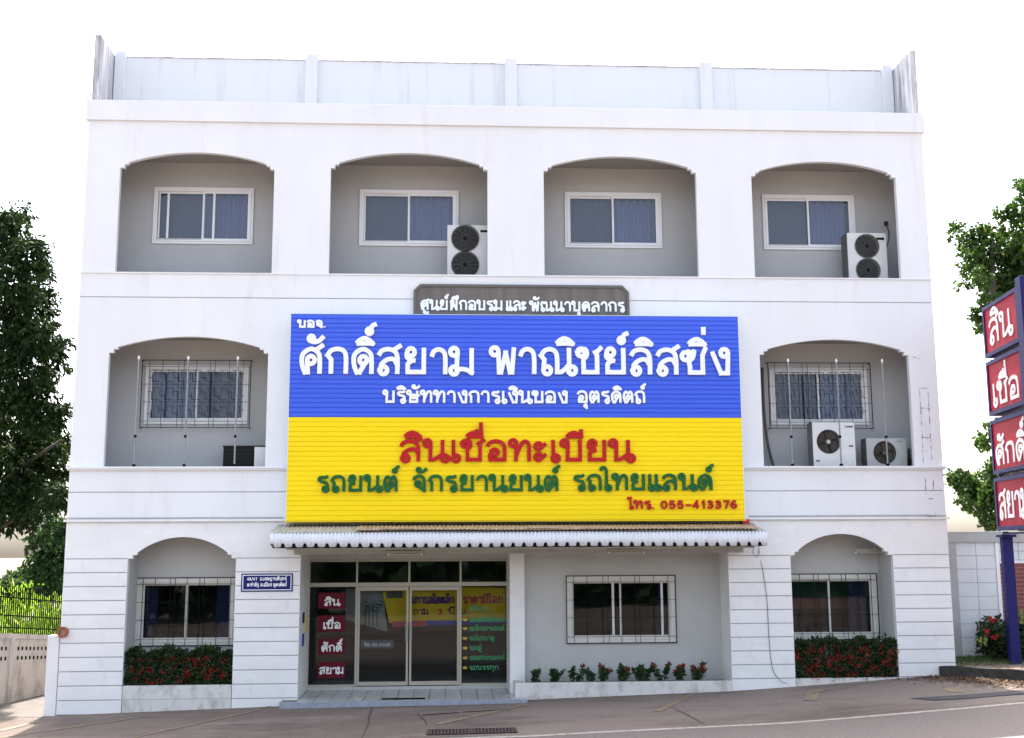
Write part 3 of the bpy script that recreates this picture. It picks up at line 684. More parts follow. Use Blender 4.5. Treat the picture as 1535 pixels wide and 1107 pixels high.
def grille(x0, x1, z0, z1, yw, parent, fret=True, out=.10):
    mb = MB(); t = .0065; y = yw-out
    mb.frame(x0, x1, z0, z1, .013, y-.008, y+.008)
    for x, z in ((x0,z0),(x1-.016,z0),(x0,z1-.016),(x1-.016,z1-.016)): mb.box(x, x+.016, y+.008, yw, z, z+.016)
    w_, h_ = x1-x0, z1-z0
    for u in (.07,.19,.335,.385,.50,.625,.67,.80,.93): mb.box(x0+w_*u-t/2, x0+w_*u+t/2, y-.006, y+.006, z0+.016, z1-.016)
    for u in (.10,.38,.64,.90): mb.box(x0+.016, x1-.016, y-.0045, y+.0045, z0+h_*u-t/2, z0+h_*u+t/2)
    if fret:
        for i in range(7):
            for j in range(3):
                cx = x0+w_*(.135+.122*i); cz = z0+h_*(.235+.265*j)
                dw, dh = w_*.038, h_*.085; off = dh*.35*(1 if (i+j) % 2 else -1)
                for q0, q1, r0, r1 in ((cx-dw,cx+dw,cz+dh,cz+dh),(cx-dw,cx+dw,cz-dh,cz-dh),(cx-dw,cx-dw,cz-dh,cz+dh*.3),(cx+dw,cx+dw,cz-dh*.3,cz+dh),
                                       (cx-dw*.3,cx-dw*.3,cz+off*.2,cz+dh),(cx-dw*2,cx-dw,cz+off,cz+off),(cx+dw,cx+dw*2,cz-off,cz-off)):
                    if q0 == q1: mb.box(q0-.004, q0+.004, y-.007, y+.003, r0, r1)
                    else: mb.box(q0, q1, y-.0065, y+.0035, r0-.004, r0+.004)
    return mb.build('grille', M['iron'], parent)
for c in WIN2:
    W, a, b, c0, d0, m = window(c, c-1.02, c+1.02, 5.93, 7.11, YB, mull=())
    curtain(a+.02, m, c0+.02, d0-.02, YB+.20, M['curtain'] if c < 0 else M['curtain_grey'], W, .03, .17)
    curtain(m, b-.02, c0+.02, d0-.02, YB+.19, M['curtain_grey'] if c < 0 else M['curtain'], W, .03, .17)
    grille(c-1.08, c+1.08, 5.84, 7.21, YB, W)

# ground floor recesses
YG = .78
for xa, xb, c in ((-7.24,-5.25,-6.30),(5.285,7.29,6.27)):
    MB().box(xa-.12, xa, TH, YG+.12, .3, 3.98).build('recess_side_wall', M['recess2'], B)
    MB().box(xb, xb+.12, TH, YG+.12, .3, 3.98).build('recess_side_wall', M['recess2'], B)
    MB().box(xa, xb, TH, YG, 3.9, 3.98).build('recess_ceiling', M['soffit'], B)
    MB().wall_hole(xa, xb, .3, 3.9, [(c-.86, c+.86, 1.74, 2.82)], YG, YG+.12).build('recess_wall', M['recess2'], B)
    W, a, b, c0, d0, m = window(c, c-.95, c+.95, 1.645, 2.905, YG, trim=.10, glass='glass_low', fr='alu2', deep=2.2)
    if c < 0:
        curtain(b-.32, b-.02, c0+.02, d0-.02, YG+.22, M['curtain_blue'], W, .02); curtain(a+.02, a+.25, c0+.02, d0-.02, YG+.24, M['curtain_blue'], W, .02)
    else:
        curtain(b-.38, b-.02, c0+.02, d0-.02, YG+.22, M['curtain_blue'], W, .025)
        MB().box(a+.05, b-.05, YG+.6, YG+.63, 2.42, 2.80).build('green_reflection', mat('green_reflection', (.015,.07,.045), .7, .2, 4), W)  # board stands in for the green reflection in this window
        MB().box(a+.05, b-.05, YG+.6, YG+.63, 2.20, 2.40).build('red_reflection', mat('red_reflection', (.13,.03,.02), .7, .2, 4), W)  # board stands in for the red reflection below the green one
    grille(c-.965, c+.965, 1.63, 2.92, YG, W, fret=False, out=.05)
# window wall beside the entrance, corner column
YW, YD = .72, 1.4
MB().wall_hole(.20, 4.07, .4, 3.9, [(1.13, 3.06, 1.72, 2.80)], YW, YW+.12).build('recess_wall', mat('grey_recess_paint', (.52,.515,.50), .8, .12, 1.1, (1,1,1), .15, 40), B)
W, a, b, c0, d0, m = window(2.09, 1.03, 3.16, 1.625, 2.895, YW, trim=.10, glass='glass_low', fr='alu2', mull=(.42,.92), deep=2.4)
curtain(b-.20, b-.02, c0+.02, d0-.02, YW+.22, M['curtain_blue'], W, .02)
grille(1.015, 3.175, 1.61, 2.91, YW, W, fret=False, out=.05)
MB().box(-.09, .20, .60, YD+.15, .4, 3.9).build('column', M['white_low'], B, bevel=.006)
MB().box(4.07, 4.20, TH, YD, .4, 3.98).build('recess_side_wall', M['white_low'], B)
MB().box(-4.17, -4.05, TH, YD+.2, .4, 3.98).build('recess_side_wall', M['white_low'], B)
MB().box(-4.05, 4.07, TH, YD+.2, 3.85, 3.98).build('recess_ceiling', M['recess'], B)
MB().box(-4.05, -.09, YD-.02, YD+.2, 3.245, 3.85).build('door_lintel', M['recess'], B)
for k in range(13): MB().box(-4.05+k*.305, -4.05+k*.305+.297, YD-.05, YD-.02, 3.255, 3.34).build('lintel_tile', M['tile'], B)
# entrance: step, riser, tiled floor
ZF = .70
mb = MB().box(-4.04, .17, -.0, YD-.03, .3, ZF).box(-4.32, .17, -.35, -.0, .3, ZF)
o = mb.build('entrance_step', mat('tile_grout', (.16,.155,.145), .8), B)
MB().box(-4.33, .18, -.368, -.348, .45, ZF+.004).build('step_edge', M['kerbblue'], o)
tl = MB(); yy = -.34
for j in range(6):
    for i in range(14):
        x0 = -4.03+i*.30; 
        if x0+.29 > .17 or yy+.28 > YD-.03: continue
        tl.box(x0+.007, x0+.293, yy+.008, yy+.275, ZF, ZF+.006, skip='b')
    yy += .283
tl.build('floor_tiles', M['tile'], o)
rs = MB()
for i in range(13): rs.box(-4.04+i*.305, -4.04+i*.305+.299, YD-.045, YD-.031, ZF+.008, .765)
rs.build('riser_tiles', M['tile'], o)
MB().box(-4.05, -.09, YD-.03, YD+.2, .4, .77).build('door_threshold', M['tile'], B)
# glazed front: frame, two doors, side lights, transoms
A = 'aludoor'
x_ = [-4.05, -3.10, -2.06, -1.035, -.09]
GF = MB()
GF.box(-4.05, -.09, YD-.03, YD+.04, 2.705, 2.785)
GF.box(-4.05, -.09, YD-.03, YD+.04, 3.195, 3.245)
GF.box(-4.05, x_[1]-.03, YD-.03, YD+.04, .77, .815); GF.box(x_[3]+.03, -.09, YD-.03, YD+.04, .77, .815)
for x in (x_[1], x_[3]): GF.box(x-.022, x+.022, YD-.03, YD+.04, .77, 2.705)
for x in x_[1:4]: GF.box(x-.02, x+.02, YD-.03, YD+.04, 2.785, 3.195)
for x in (-4.05, -.115): GF.box(x, x+.025, YD-.028, YD+.038, .815, 3.195)
GF = GF.build('glazed_front', M[A], B, bevel=.004)
def pane(x0, x1, z0, z1, y, par): return MB().face([(x0,y,z0),(x1,y,z0),(x1,y,z1),(x0,y,z1)]).build('pane', M['glass_low'], par)
for i in range(4): pane(x_[i]+.02, x_[i+1]-.02, 2.785, 3.195, YD+.012, GF)
pane(-4.03, x_[1]-.03, .815, 2.705, YD+.012, GF); pane(x_[3]+.03, -.115, .815, 2.705, YD+.012, GF)
for x0, x1, hx in ((x_[1]+.026, -2.072, -2.115), (-2.048, x_[3]-.026, -2.005)):
    d = MB().frame(x0, x1, .785, 2.70, .042, YD-.02, YD+.03, tb=.075).build('glass_door', M[A], B, bevel=.004)
    pane(x0+.042, x1-.042, .86, 2.625, YD+.006, d)
    MB().tube([(hx, YD-.02, 1.62), (hx, YD-.07, 1.64), (hx, YD-.07, 1.98), (hx, YD-.02, 2.0)], .012).build('handle', M['steel'], d)
MB().box(-4.05, -.09, YD+.2, 6, .5, .77).build('shop_floor', M['tile'], B)
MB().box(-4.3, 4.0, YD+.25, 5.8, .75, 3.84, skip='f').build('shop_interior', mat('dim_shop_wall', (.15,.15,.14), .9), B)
# canopy: slab, corrugated roof, scalloped fascia
cn = MB().box(-4.20, 4.36, -.90, -.014, 3.43, 3.49).build('canopy', M['concrete'], B)
MB().prism([(-4.14,3.345),(4.30,3.345),(4.30,3.43),(-4.14,3.43)], -.30, -.02).build('canopy_beam', M['concrete'], cn)
def corr(x0, x1, y0, z0, y1, z1, m, name, par, per=.076, amp=.010, dz=0):
    mb = MB(); n = int((x1-x0)/per*6)
    for i in range(n+1):
        x = x0+(x1-x0)*i/n; a = amp*cos(2*pi*x/per)
        for k in range(5):
            t = k/4; wob = .012*sin(x*1.7+k)*t
            mb.v.append((x, y0+(y1-y0)*t, z0+(z1-z0)*t+a+dz+wob*.5))
    for i in range(n):
        for k in range(4): mb.f.append((i*5+k, i*5+k+1, (i+1)*5+k+1, (i+1)*5+k))
    o = mb.build(name, m, par, smooth=True); s = o.modifiers.new('thick', 'SOLIDIFY'); s.thickness = .004; return o
corr(-4.47, 4.55, -.02, 3.90, -1.03, 3.735, M['sheetgrey'], 'roof_sheet', cn)
corr(-2.95, 4.40, -.50, 3.845, -1.06, 3.758, M['rusttan'], 'roof_sheet', cn, dz=.02)
# rolled rusty flashing along the front edge
fl = MB(); nn = 60
for i in range(nn+1):
    x = -2.95+7.3*i/nn; zc = 3.765+.008*sin(x*2.3)+.006*sin(x*5.1)
    for k in range(7):
        a = pi*(.05+.95*k/6); fl.v.append((x, -.90-.065*cos(a)*1.6, zc+.055*sin(a)+.012*(k == 0)))
for i in range(nn):
    for k in range(6): fl.f.append((i*7+k, (i+1)*7+k, (i+1)*7+k+1, i*7+k+1))
fl.build('rolled_flashing', M['rusttan'], cn, smooth=True)
fs = MB(); x0, x1, per = -4.48, 4.56, .0657; n = int((x1-x0)/per*6)
sc = .197
for i in range(n+1):
    x = x0+(x1-x0)*i/n; yy = -1.04+.010*cos(2*pi*x/per)
    u = ((x-x0)/sc) % 1
    zb = 3.478+(.0 if u > .36 else .058*min(1, (.18-abs(u-.18))/.045))-.010*sin(pi*max(u-.34, 0)/.66)
    zb += .006*sin(x*1.3)
    fs.v += [(x, yy, zb), (x, yy, 3.60), (x, yy+.002, 3.73+.004*sin(x*2.1))]
for i in range(n):
    for k in range(2): fs.f.append((i*3+k, (i+1)*3+k, (i+1)*3+k+1, i*3+k+1))
o = fs.build('fascia', M['sheetwhite'], cn, smooth=True); s = o.modifiers.new('thick', 'SOLIDIFY'); s.thickness = .003
MB().box(-4.44, 4.52, -.985, -.965, 3.46, 3.70).build('fascia_shade', M['acblack'], cn)  # black sheet stands in for the shade behind the scallop notches
MB().box(-4.46, 4.54, -1.032, -1.0, 3.715, 3.728).build('edge_trim', M['acdark'], cn)
for x in (-4.47, 4.54): MB().prism([(x-.006,3.50),(x+.006,3.50),(x+.006,3.72),(x-.006,3.72)], -1.03, -.55).build('fascia', M['sheetwhite'], cn)
# rust outlines left by a removed ladder
rm = MB()
def seg(a, b, wd=.016):
    p, q = P(*a, 0), P(*b, 0); d = Vector((q.x-p.x, q.z-p.z)); L = d.length; d.normalize(); nx, nz = -d.y*wd/2, d.x*wd/2
    rm.face([(p.x-nx,-.003,p.z-nz),(q.x-nx,-.003,q.z-nz),(q.x+nx,-.003,q.z+nz),(p.x+nx,-.003,p.z+nz)])
for a, b in (((1378,584),(1382,640)),((1382,645),(1384,695)),((1391,585),(1394,640)),((1394,650),(1397,690)),((1378,582),(1390,583)),((1381,612),(1393,613)),((1383,656),(1395,657)),
             ((1387,718),(1388,742)),((1399,718),(1399,735)),((1389,770),(1389,775)),((1402,766),(1402,775)),((1389,775),(1402,775)),((1366,535),(1378,538)),((1389,748),(1400,748))):
    seg(a, b)
rm.build('rust_marks', M['rustmark'], B)

# ------------------------------------------------------------------ billboard
YS = -.36
SX0, SX1, SZ0, SZ1, SZM = -4.295, 4.335, 3.955, 7.885, 5.90
bb = empty('billboard', (0, -.2, SZ0), 'large blue and yellow slatted billboard with raised Thai letters over the entrance', 'billboard')
def slats(name, z0, z1, m):
    mb = MB(); n = round((z1-z0)/.0905); h = (z1-z0)/n; nx = 24
    prof = []
    for k in range(n):
        z = z0+k*h
        prof += [(.015, z+.001), (.015, z+.0055), (.001, z+.0075), (0, z+.02), (0, z+h-.003), (.003, z+h-.0005)]
    for i in range(nx+1):
        x = SX0+(SX1-SX0)*i/nx
        for k, (d, z) in enumerate(prof):
            q = k//6
            mb.v.append((x, YS+d+.004*sin(x*1.9+q*.7)*sin(q*1.3+x*.5), z))
    m_ = len(prof)
    for i in range(nx):
        for k in range(m_-1): mb.f.append((i*m_+k, (i+1)*m_+k, (i+1)*m_+k+1, i*m_+k+1))
    return mb.build(name, m, bb)
slats('blue_panel', SZM, SZ1-.005, M['blue']); slats('yellow_panel', SZ0+.005, SZM, M['yellow'])
MB().box(SX0, SX1, YS+.035, -.06, SZ0, SZ1).build('sign_box', M['paleblue'], bb)
mb = MB().box(SX0-.02, SX1+.02, YS-.008, -.06, SZ0-.015, SZ0).build('bottom_trim', M['yellow'], bb)
MB().box(SX0-.012, SX0, YS-.004, -.06, SZ0, SZ1+.01).box(SX1, SX1+.012, YS-.004, -.06, SZ0, SZ1+.01).box(SX0, SX1, YS-.004, -.06, SZ1, SZ1+.01).build('edge_trim', M['paleblue'], bb)
mb = MB()
for x in (-3.6,-1.8,0,1.8,3.6): mb.box(x-.03, x+.03, -.06, 0, SZ0+.2, SZ1-.2)
mb.build('bracket', M['steel'], bb)
def line(text, px0, px1, pyb, pxh, wt_px, m, par=bb, Y=YS-.005, depth=.035):
    a, b, c, d = P(px0, pyb, Y), P(px1, pyb, Y), P((px0+px1)/2, pyb, Y), P((px0+px1)/2, pyb-pxh, Y)
    return letters('lettering', text, a.x, b.x, c.z, d.z-c.z, wt_px*.01245, Y, depth, M[m], par)
line('บอจ.', 447, 488, 491.5, 10.5, 3.1, 'letter_white')
line('ศักดิ์สยาม', 449, 711, 561.5, 39.5, 7.0, 'letter_white', depth=.05)
line('พาณิชย์ลิสซิ่ง', 736.5, 1093, 562, 39.5, 7.0, 'letter_white', depth=.05)
line('บริษัททางการเงินของ', 575, 850, 604.5, 18, 3.7, 'letter_white')
line('อุตรดิตถ์', 865, 966.5, 604.5, 18, 3.7, 'letter_white')
line('สินเชื่อทะเบียน', 599, 948, 692, 32, 5.7, 'letter_red', depth=.05)
line('รถยนต์', 475, 596, 737.2, 24, 4.5, 'letter_green', depth=.045)
line('จักรยานยนต์', 618, 837, 736.6, 24, 4.5, 'letter_green', depth=.045)
line('รถไทยแลนด์', 859, 1067.5, 735.2, 24, 4.5, 'letter_green', depth=.045)
line('โทร. 055-413376', 943, 1105, 762.8, 12, 2.8, 'letter_red')

# ------------------------------------------------------------------ brown name board behind it
nb = empty('name_board', (.13, -.03, 7.7), 'dark brown board with clipped corners and white Thai letters above the billboard', 'sign board')
poly = [(-1.98,7.60),(2.26,7.60),(2.26,8.42),(2.13,8.56),(-1.85,8.56),(-1.98,8.43)]
MB().prism(poly, -.05, -.001).build('board', M['brown'], nb)
def rim(poly, t, y0, y1, name, m, par):
    mb = MB(); n = len(poly); c = Vector((sum(p[0] for p in poly)/n, sum(p[1] for p in poly)/n))
    inn = []
    for i in range(n):
        a, b, d = Vector(poly[i-1]), Vector(poly[i]), Vector(poly[(i+1) % n])
        e1, e2 = (b-a).normalized(), (d-b).normalized(); n1, n2 = Vector((-e1.y, e1.x)), Vector((-e2.y, e2.x))
        nn = (n1+n2).normalized(); inn.append(b+nn*t/max(nn.dot(n1), .4))
    for i in range(n):
        j = (i+1) % n
        mb.prism([tuple(poly[i]), tuple(poly[j]), tuple(inn[j]), tuple(inn[i])], y0, y1)
    return mb.build(name, m, par)
rim(poly, .05, -.075, -.05, 'rim', M['brownedge'], nb)
line('ศูนย์ฝึกอบรม', 630.5, 753, 465.3, 14.5, 3.1, 'letter_white', nb, -.052, .028)
line('และ', 758.5, 788.5, 465.8, 14.5, 3.1, 'letter_white', nb, -.052, .028)
line('พัฒนาบุคลากร', 794.5, 935.5, 467.3, 14.5, 3.1, 'letter_white', nb, -.052, .028)

# ------------------------------------------------------------------ blue address plate
pl = empty('address_plate', (-4.66, -.03, 2.66), 'small dark blue enamel plate with white border and two lines of Thai address', 'plate')
MB().box(-5.14, -4.185, -.032, -.014, 2.665, 3.0).build('plate', M['navy'], pl, bevel=.006)
MB().frame(-5.115, -4.21, 2.69, 2.975, .014, -.0345, -.031).build('border', M['letter_white'], pl)
line('48/47  ถ.เจษฎาบดินทร์', 370.5, 429.5, 870.3, 4.3, .85, 'letter_white', pl, -.033, .003)
line('ต.ท่าอิฐ อ.เมือง อุตรดิตถ์', 370.5, 429.5, 879.2, 4.3, .85, 'letter_white', pl, -.033, .003)

# red warning lamp over the canopy end, rusty bell mouth on the left pier
al = empty('warning_lamp', (4.41, -.06, 3.86), 'small red lamp box on the wall just above the right end of the canopy', 'lamp')
MB().box(4.335, 4.485, -.14, -.03, 3.885, 3.975).build('lens', M['redlamp'], al, bevel=.012)
MB().box(4.32, 4.50, -.15, -.014, 3.862, 3.885).build('base', M['acdark'], al)
rb = empty('rusty_bracket', (-8.42, -.05, 1.86), 'rusty orange round metal bracket on the left corner pier beside the garden wall', 'bracket')
pc = P(94, 948, -.05)
MB().ring((pc.x, pc.z), .055, .098, -.09, -.02).build('ring', mat('orange_rust', (.42,.12,.05), .8, .5, 18), rb)
MB().cyl((pc.x, pc.z), .056, -.05, -.016).build('hub', mat('faded_hub', (.45,.36,.26), .8, .4, 14), rb)

# ------------------------------------------------------------------ fluorescent battens
def batten(x0, x1, y, z, label):
    b = empty('fluorescent_light', ((x0+x1)/2, y, z), label, 'light fitting', 'fluorescent battens')
    MB().box(x0, x1, y-.05, y, z, z+.05).build('housing', M['lampcase'], b, bevel=.006)
    MB().tube([(x0+.05, y-.035, z-.018), (x1-.05, y-.035, z-.018)], .014).build('tube', M['accase3'], b)
    MB().box(x0, x0+.03, y-.05, y-.02, z-.035, z-.001).box(x1-.03, x1, y-.05, y-.02, z-.035, z-.001).build('lamp_holder', M['fanwhite'], b)
batten(-2.41, -1.77, -.302, 3.36, 'unlit fluorescent batten under the canopy above the glass doors')
batten(1.72, 2.40, -.302, 3.37, 'unlit fluorescent batten under the canopy above the plain window wall')
batten(6.72, 7.28, .50, 3.35, 'unlit fluorescent batten inside the low arch on the right')
MB().box(7.1, 7.13, .46, .49, 3.40, 3.9).build('stem', M['lampcase'], bpy.data.objects['fluorescent_light.002'])

# ------------------------------------------------------------------ stickers, stand-in reflections and list on the shop glass
for k, (t, z1, z0) in enumerate((('สิน',2.59,2.28),('เชื่อ',2.145,1.83),('ศักดิ์',1.70,1.39),('สยาม',1.25,.94))):
    st = empty('window_sticker', (-3.59, YD, z0), ('maroon window sticker with the word สิน, topmost on the left glass', 'maroon window sticker with the word เชื่อ on the left glass',
               'maroon window sticker with the word ศักดิ์ on the left glass', 'maroon window sticker with the word สยาม, lowest on the left glass')[k], 'sticker', 'maroon stickers on the glass front')
    dx = .005*k
    MB().box(-3.86+dx, -3.325+dx, YD+.004, YD+.009, z0, z1).build('sheet', M['sticker'], st)
    w_ = (.30,.34,.40,.47)[k]
    letters('lettering', t, -3.59+dx-w_/2, -3.59+dx+w_/2, z0+(.06 if k != 3 else .08), .125, .026, YD+.0035, .002, M['letter_white'], st)
bn = empty('banner_reflection', (-1.3, YD+.5, 2.0), 'painted reflection of a yellow banner with purple and red lettering, set behind the glass doors', 'banner')  # sheet stands in for the reflection of a banner across the street
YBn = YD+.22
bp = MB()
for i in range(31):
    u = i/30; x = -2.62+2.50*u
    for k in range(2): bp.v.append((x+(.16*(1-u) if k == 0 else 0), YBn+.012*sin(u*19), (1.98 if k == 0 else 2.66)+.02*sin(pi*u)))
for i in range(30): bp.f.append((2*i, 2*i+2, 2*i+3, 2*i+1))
bp.build('reflected_cloth', M['bannery'], bn, smooth=True)
M['purple'] = mat('purple_print', (.10,.02,.16), .6); M['pinkred'] = mat('pink_red_print', (.55,.05,.09), .6); M['bprint'] = mat('blue_print', (.03,.06,.40), .6)
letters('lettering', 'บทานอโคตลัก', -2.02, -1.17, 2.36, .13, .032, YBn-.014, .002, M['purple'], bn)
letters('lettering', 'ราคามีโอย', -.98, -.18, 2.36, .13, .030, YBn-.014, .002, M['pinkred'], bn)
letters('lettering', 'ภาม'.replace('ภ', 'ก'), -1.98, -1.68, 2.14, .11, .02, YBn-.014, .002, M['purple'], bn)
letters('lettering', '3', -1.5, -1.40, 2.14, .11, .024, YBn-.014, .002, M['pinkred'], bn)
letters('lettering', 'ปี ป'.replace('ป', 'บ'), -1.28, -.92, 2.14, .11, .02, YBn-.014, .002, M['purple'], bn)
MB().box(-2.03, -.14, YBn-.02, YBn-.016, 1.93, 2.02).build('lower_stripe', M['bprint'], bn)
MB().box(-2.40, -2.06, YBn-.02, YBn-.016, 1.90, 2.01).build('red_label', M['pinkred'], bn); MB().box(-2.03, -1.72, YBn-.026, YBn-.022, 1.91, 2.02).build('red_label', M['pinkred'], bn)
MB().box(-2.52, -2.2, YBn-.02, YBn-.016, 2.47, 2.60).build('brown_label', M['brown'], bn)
pp = tag(MB().prism([(-3.35,2.05),(-2.50,1.80),(-2.60,2.64),(-3.34,2.66)], YBn+.1, YBn+.105).build('house_reflection', M['mirrorpale']), 'painted reflection of a pale house with dark plant shapes, set behind the left glass panels', 'house_reflection')  # panel stands in for the mirrored house and tree opposite
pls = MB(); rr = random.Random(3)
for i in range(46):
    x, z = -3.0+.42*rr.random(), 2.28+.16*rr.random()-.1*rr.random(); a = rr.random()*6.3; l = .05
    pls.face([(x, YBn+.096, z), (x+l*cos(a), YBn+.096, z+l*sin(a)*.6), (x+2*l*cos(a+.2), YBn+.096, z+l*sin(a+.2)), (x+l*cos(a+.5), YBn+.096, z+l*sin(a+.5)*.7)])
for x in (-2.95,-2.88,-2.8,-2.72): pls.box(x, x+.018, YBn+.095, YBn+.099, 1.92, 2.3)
pls.build('leaf_reflection', mat('dark_reflection', (.06,.075,.06), .8), pp)  # reflected tree drawn as dark leaf shapes
ls = empty('lettering_list', (-.5, YD, .98), 'list of green lettering with yellow arrows stuck on the right glass panel', 'window lettering')
rows = [(2.215,'บริการ',-.86,-.5,0),(2.0,'รถยนต์ใหม่มือสอง',-.86,-.16,1),(1.83,'รถจักรยานยนต์',-.86,-.16,1),(1.64,'รถไถนาคู',-.86,-.36,1),(1.45,'รถตู้',-.86,-.62,1),(1.26,'รถแทรกเตอร์',-.86,-.16,1),(1.07,'รถบรรทุก',-.86,-.28,1)]
M['greenprint'] = mat('green_vinyl', (.03,.24,.09), .5); M['arrow'] = mat('yellow_vinyl', (.55,.38,.02), .5)
UP['้'] = [[(-.3,1.2),(-.2,1.36),(-.1,1.22),(.06,1.4)]]; G['ว'] = (.75, [[(.05,.66,1),(.14,.86),(.34,.94),(.54,.84),(.6,.6),(.6,.14),o_(.485,.14,0,-360)]])
G['ห'] = (1, [[o_(.13,.85,0,-360),(.25,0,1)], [(.26,.3,1),(.55,.55),(.7,.75),o_(.68,.86,270,330,.09)], [(.6,.6),(.82,.4),(.82,0,1)]])
G['ใ'] = G['ไ']; G['็'] = G[' ']
for z, t, a, b, ar in rows:
    letters('lettering', t, a, b, z, .075, .018, YD+.005, .002, M['greenprint'], ls)
    if ar: MB().prism([(-.985,z+.02),(-.94,z+.02),(-.94,z),(-.89,z+.04),(-.94,z+.08),(-.94,z+.06),(-.985,z+.06)], YD+.003, YD+.008).build('arrow', M['arrow'], ls)
tp = empty('phone_sticker', (-2.75, YD, 1.5), 'dark strip with pale telephone number stuck low on the left door glass', 'sticker')
MB().box(-3.0, -2.36, YD-.004, YD+.001, 1.50, 1.66).build('strip', mat('grey_vinyl', (.06,.06,.065), .5), tp)
letters('lettering', 'โทร. 055-413376', -2.93, -2.43, 1.54, .06, .013, YD-.0045, .002, M['steel'], tp)
dm = MB().box(-2.50, -1.70, -.20, -.06, ZF+.007, ZF+.022); dm = tag(dm.build('doormat', M['acblack'], bevel=.005), 'thin dark doormat lying on the tiled step before the doors', 'doormat')

wn_ = empty('wall_notice', (-4.05, .9, 1.8), 'small blue and yellow notices fixed to the side wall left of the glass front', 'notice')
for y0, y1, z0, z1, m in ((.45,.75,2.05,2.25,'navy'),(.45,.75,1.62,1.85,'bprint'),(.95,1.2,1.85,2.18,'bannery')):
    MB().box(-4.05, -4.042, y0, y1, z0, z1).build('sheet', M[m], wn_)
# ------------------------------------------------------------------ air conditioners
def hole_plate(mb, x0, x1, z0, z1, cx, cz, r, y, n=32):
    def edge(a):
        c, s_ = cos(a), sin(a); t = 1e9
        if c > 1e-9: t = min(t, (x1-cx)/c)
        if c < -1e-9: t = min(t, (x0-cx)/c)
        if s_ > 1e-9: t = min(t, (z1-cz)/s_)
        if s_ < -1e-9: t = min(t, (z0-cz)/s_)
        return (cx+c*t, cz+s_*t)
    an = sorted(set([2*pi*k/n for k in range(n)]+[atan2(z-cz, x-cx) % (2*pi) for x in (x0, x1) for z in (z0, z1)]))
    for a, b in zip(an, an[1:]+[an[0]+2*pi]):
        e1, e2 = edge(a), edge(b); i1, i2 = (cx+r*cos(a), cz+r*sin(a)), (cx+r*cos(b), cz+r*sin(b))
        mb.face([(i1[0],y,i1[1]),(e1[0],y,e1[1]),(e2[0],y,e2[1]),(i2[0],y,i2[1])])
        mb.face([(i1[0],y,i1[1]),(i2[0],y,i2[1]),(i2[0],y+.10,i2[1]),(i1[0],y+.10,i1[1])])
    mb.face([(cx+r*cos(2*pi*k/n), y+.10, cz+r*sin(2*pi*k/n)) for k in range(n)])
def ac(x0, x1, y, d, z0, z1, fans, case, blade, guard, label, dark_side=False, hub=None, nb_=3):
    t = empty('air_conditioner', ((x0+x1)/2, y+d/2, z0), label, 'air conditioner', 'air conditioner outdoor units')
    mb = MB(); mb.box(x0, x1, y, y+d, z0, z1, skip='f')
    fs_ = sorted(fans, key=lambda f: f[1]); zs = z0; fx1 = min(x1, max(f[0]+f[2] for f in fs_)+.04)
    for i, (cx, cz, r) in enumerate(fs_):
        ze = z1 if i == len(fs_)-1 else (cz+fs_[i+1][1])/2
        hole_plate(mb, x0, fx1, zs, ze, cx, cz, r, y); zs = ze
    if fx1 < x1: mb.face([(fx1,y,z0),(x1,y,z0),(x1,y,z1),(fx1,y,z1)])
    cs = mb.build('casing', M[case], t)
    for cx, cz, r in fans:
        f = MB()
        for k in range(nb_):
            a0 = 2*pi*k/nb_+.4; pts = []
            for q in range(7): a = a0+q/6*1.35; pts.append((cx+r*.93*cos(a), cz+r*.93*sin(a)))
            p0 = [(cx+r*.2*cos(a0+.2), y+.05, cz+r*.2*sin(a0+.2)), (cx+r*.2*cos(a0+1.0), y+.075, cz+r*.2*sin(a0+1.0))]
            f.face([p0[0]]+[(px, y+.035+.05*q/6, pz) for q, (px, pz) in enumerate(pts)]+[p0[1]])
        fo = f.build('fan', M[blade], t)
        MB().cyl((cx, cz), r*.22, y+.02, y+.09, 20).build('hub', M[hub or blade], fo)
        MB().cyl((cx, cz), r*.99, y+.088, y+.097, 28).build('fan_recess', M['acblack' if blade == 'acblack' else 'fanback'], t)
        g = MB(); n = 9 if r > .22 else 8
        for k in range(n):
            R = r*(.2+.8*k/(n-1)); g.ring((cx, cz), R-.0035, R+.0035, y-.012, y-.006, 26)
        for k in range(12):
            a = 2*pi*k/12; g.tube([(cx+r*.18*cos(a), y-.004, cz+r*.18*sin(a)), (cx+r*1.02*cos(a), y-.004, cz+r*1.02*sin(a))], .004, 5)
        g.ring((cx, cz), r*.98, r*1.06, y-.014, y-.002)
        g.build('fan_guard', M[guard], t)
    if dark_side:
        sl_ = MB()
        for k in range(int((z1-z0)/.03)): sl_.box(x0-.006, x0, y+.02, y+d-.02, z0+.02+k*.03, z0+.036+k*.03)
        sl_.build('side_fins', M['acblack'], t)
    MB().box(x0+.06, x0+.14, y+.03, y+d-.03, z0-.05, z0).box(x1-.14, x1-.06, y+.03, y+d-.03, z0-.05, z0).build('feet', M['acdark'], t)
    return t
def badge(t, x0, x1, y, z0, z1, m='acblack'): MB().box(x0, x1, y-.006, y, z0, z1).build('grille_slot', M[m], t)
zA = 8.56
a1 = ac(-1.325, -.40, .45, .36, zA, 9.905, [(-.965,9.63,.268),(-.965,9.085,.268)], 'accase', 'acblack', 'acguard', 'grey two fan air conditioner outdoor unit half hidden behind a white pier')
badge(a1, -.66, -.46, .45, 9.76, 9.805)
a2 = ac(6.885, 7.70, .45, .38, zA, 9.83, [(7.29,9.55,.243),(7.29,9.045,.243)], 'accase', 'acblack', 'acguard', 'grey two fan air conditioner outdoor unit in the top right arch', dark_side=True)
badge(a2, 7.50, 7.66, .45, 9.685, 9.735)
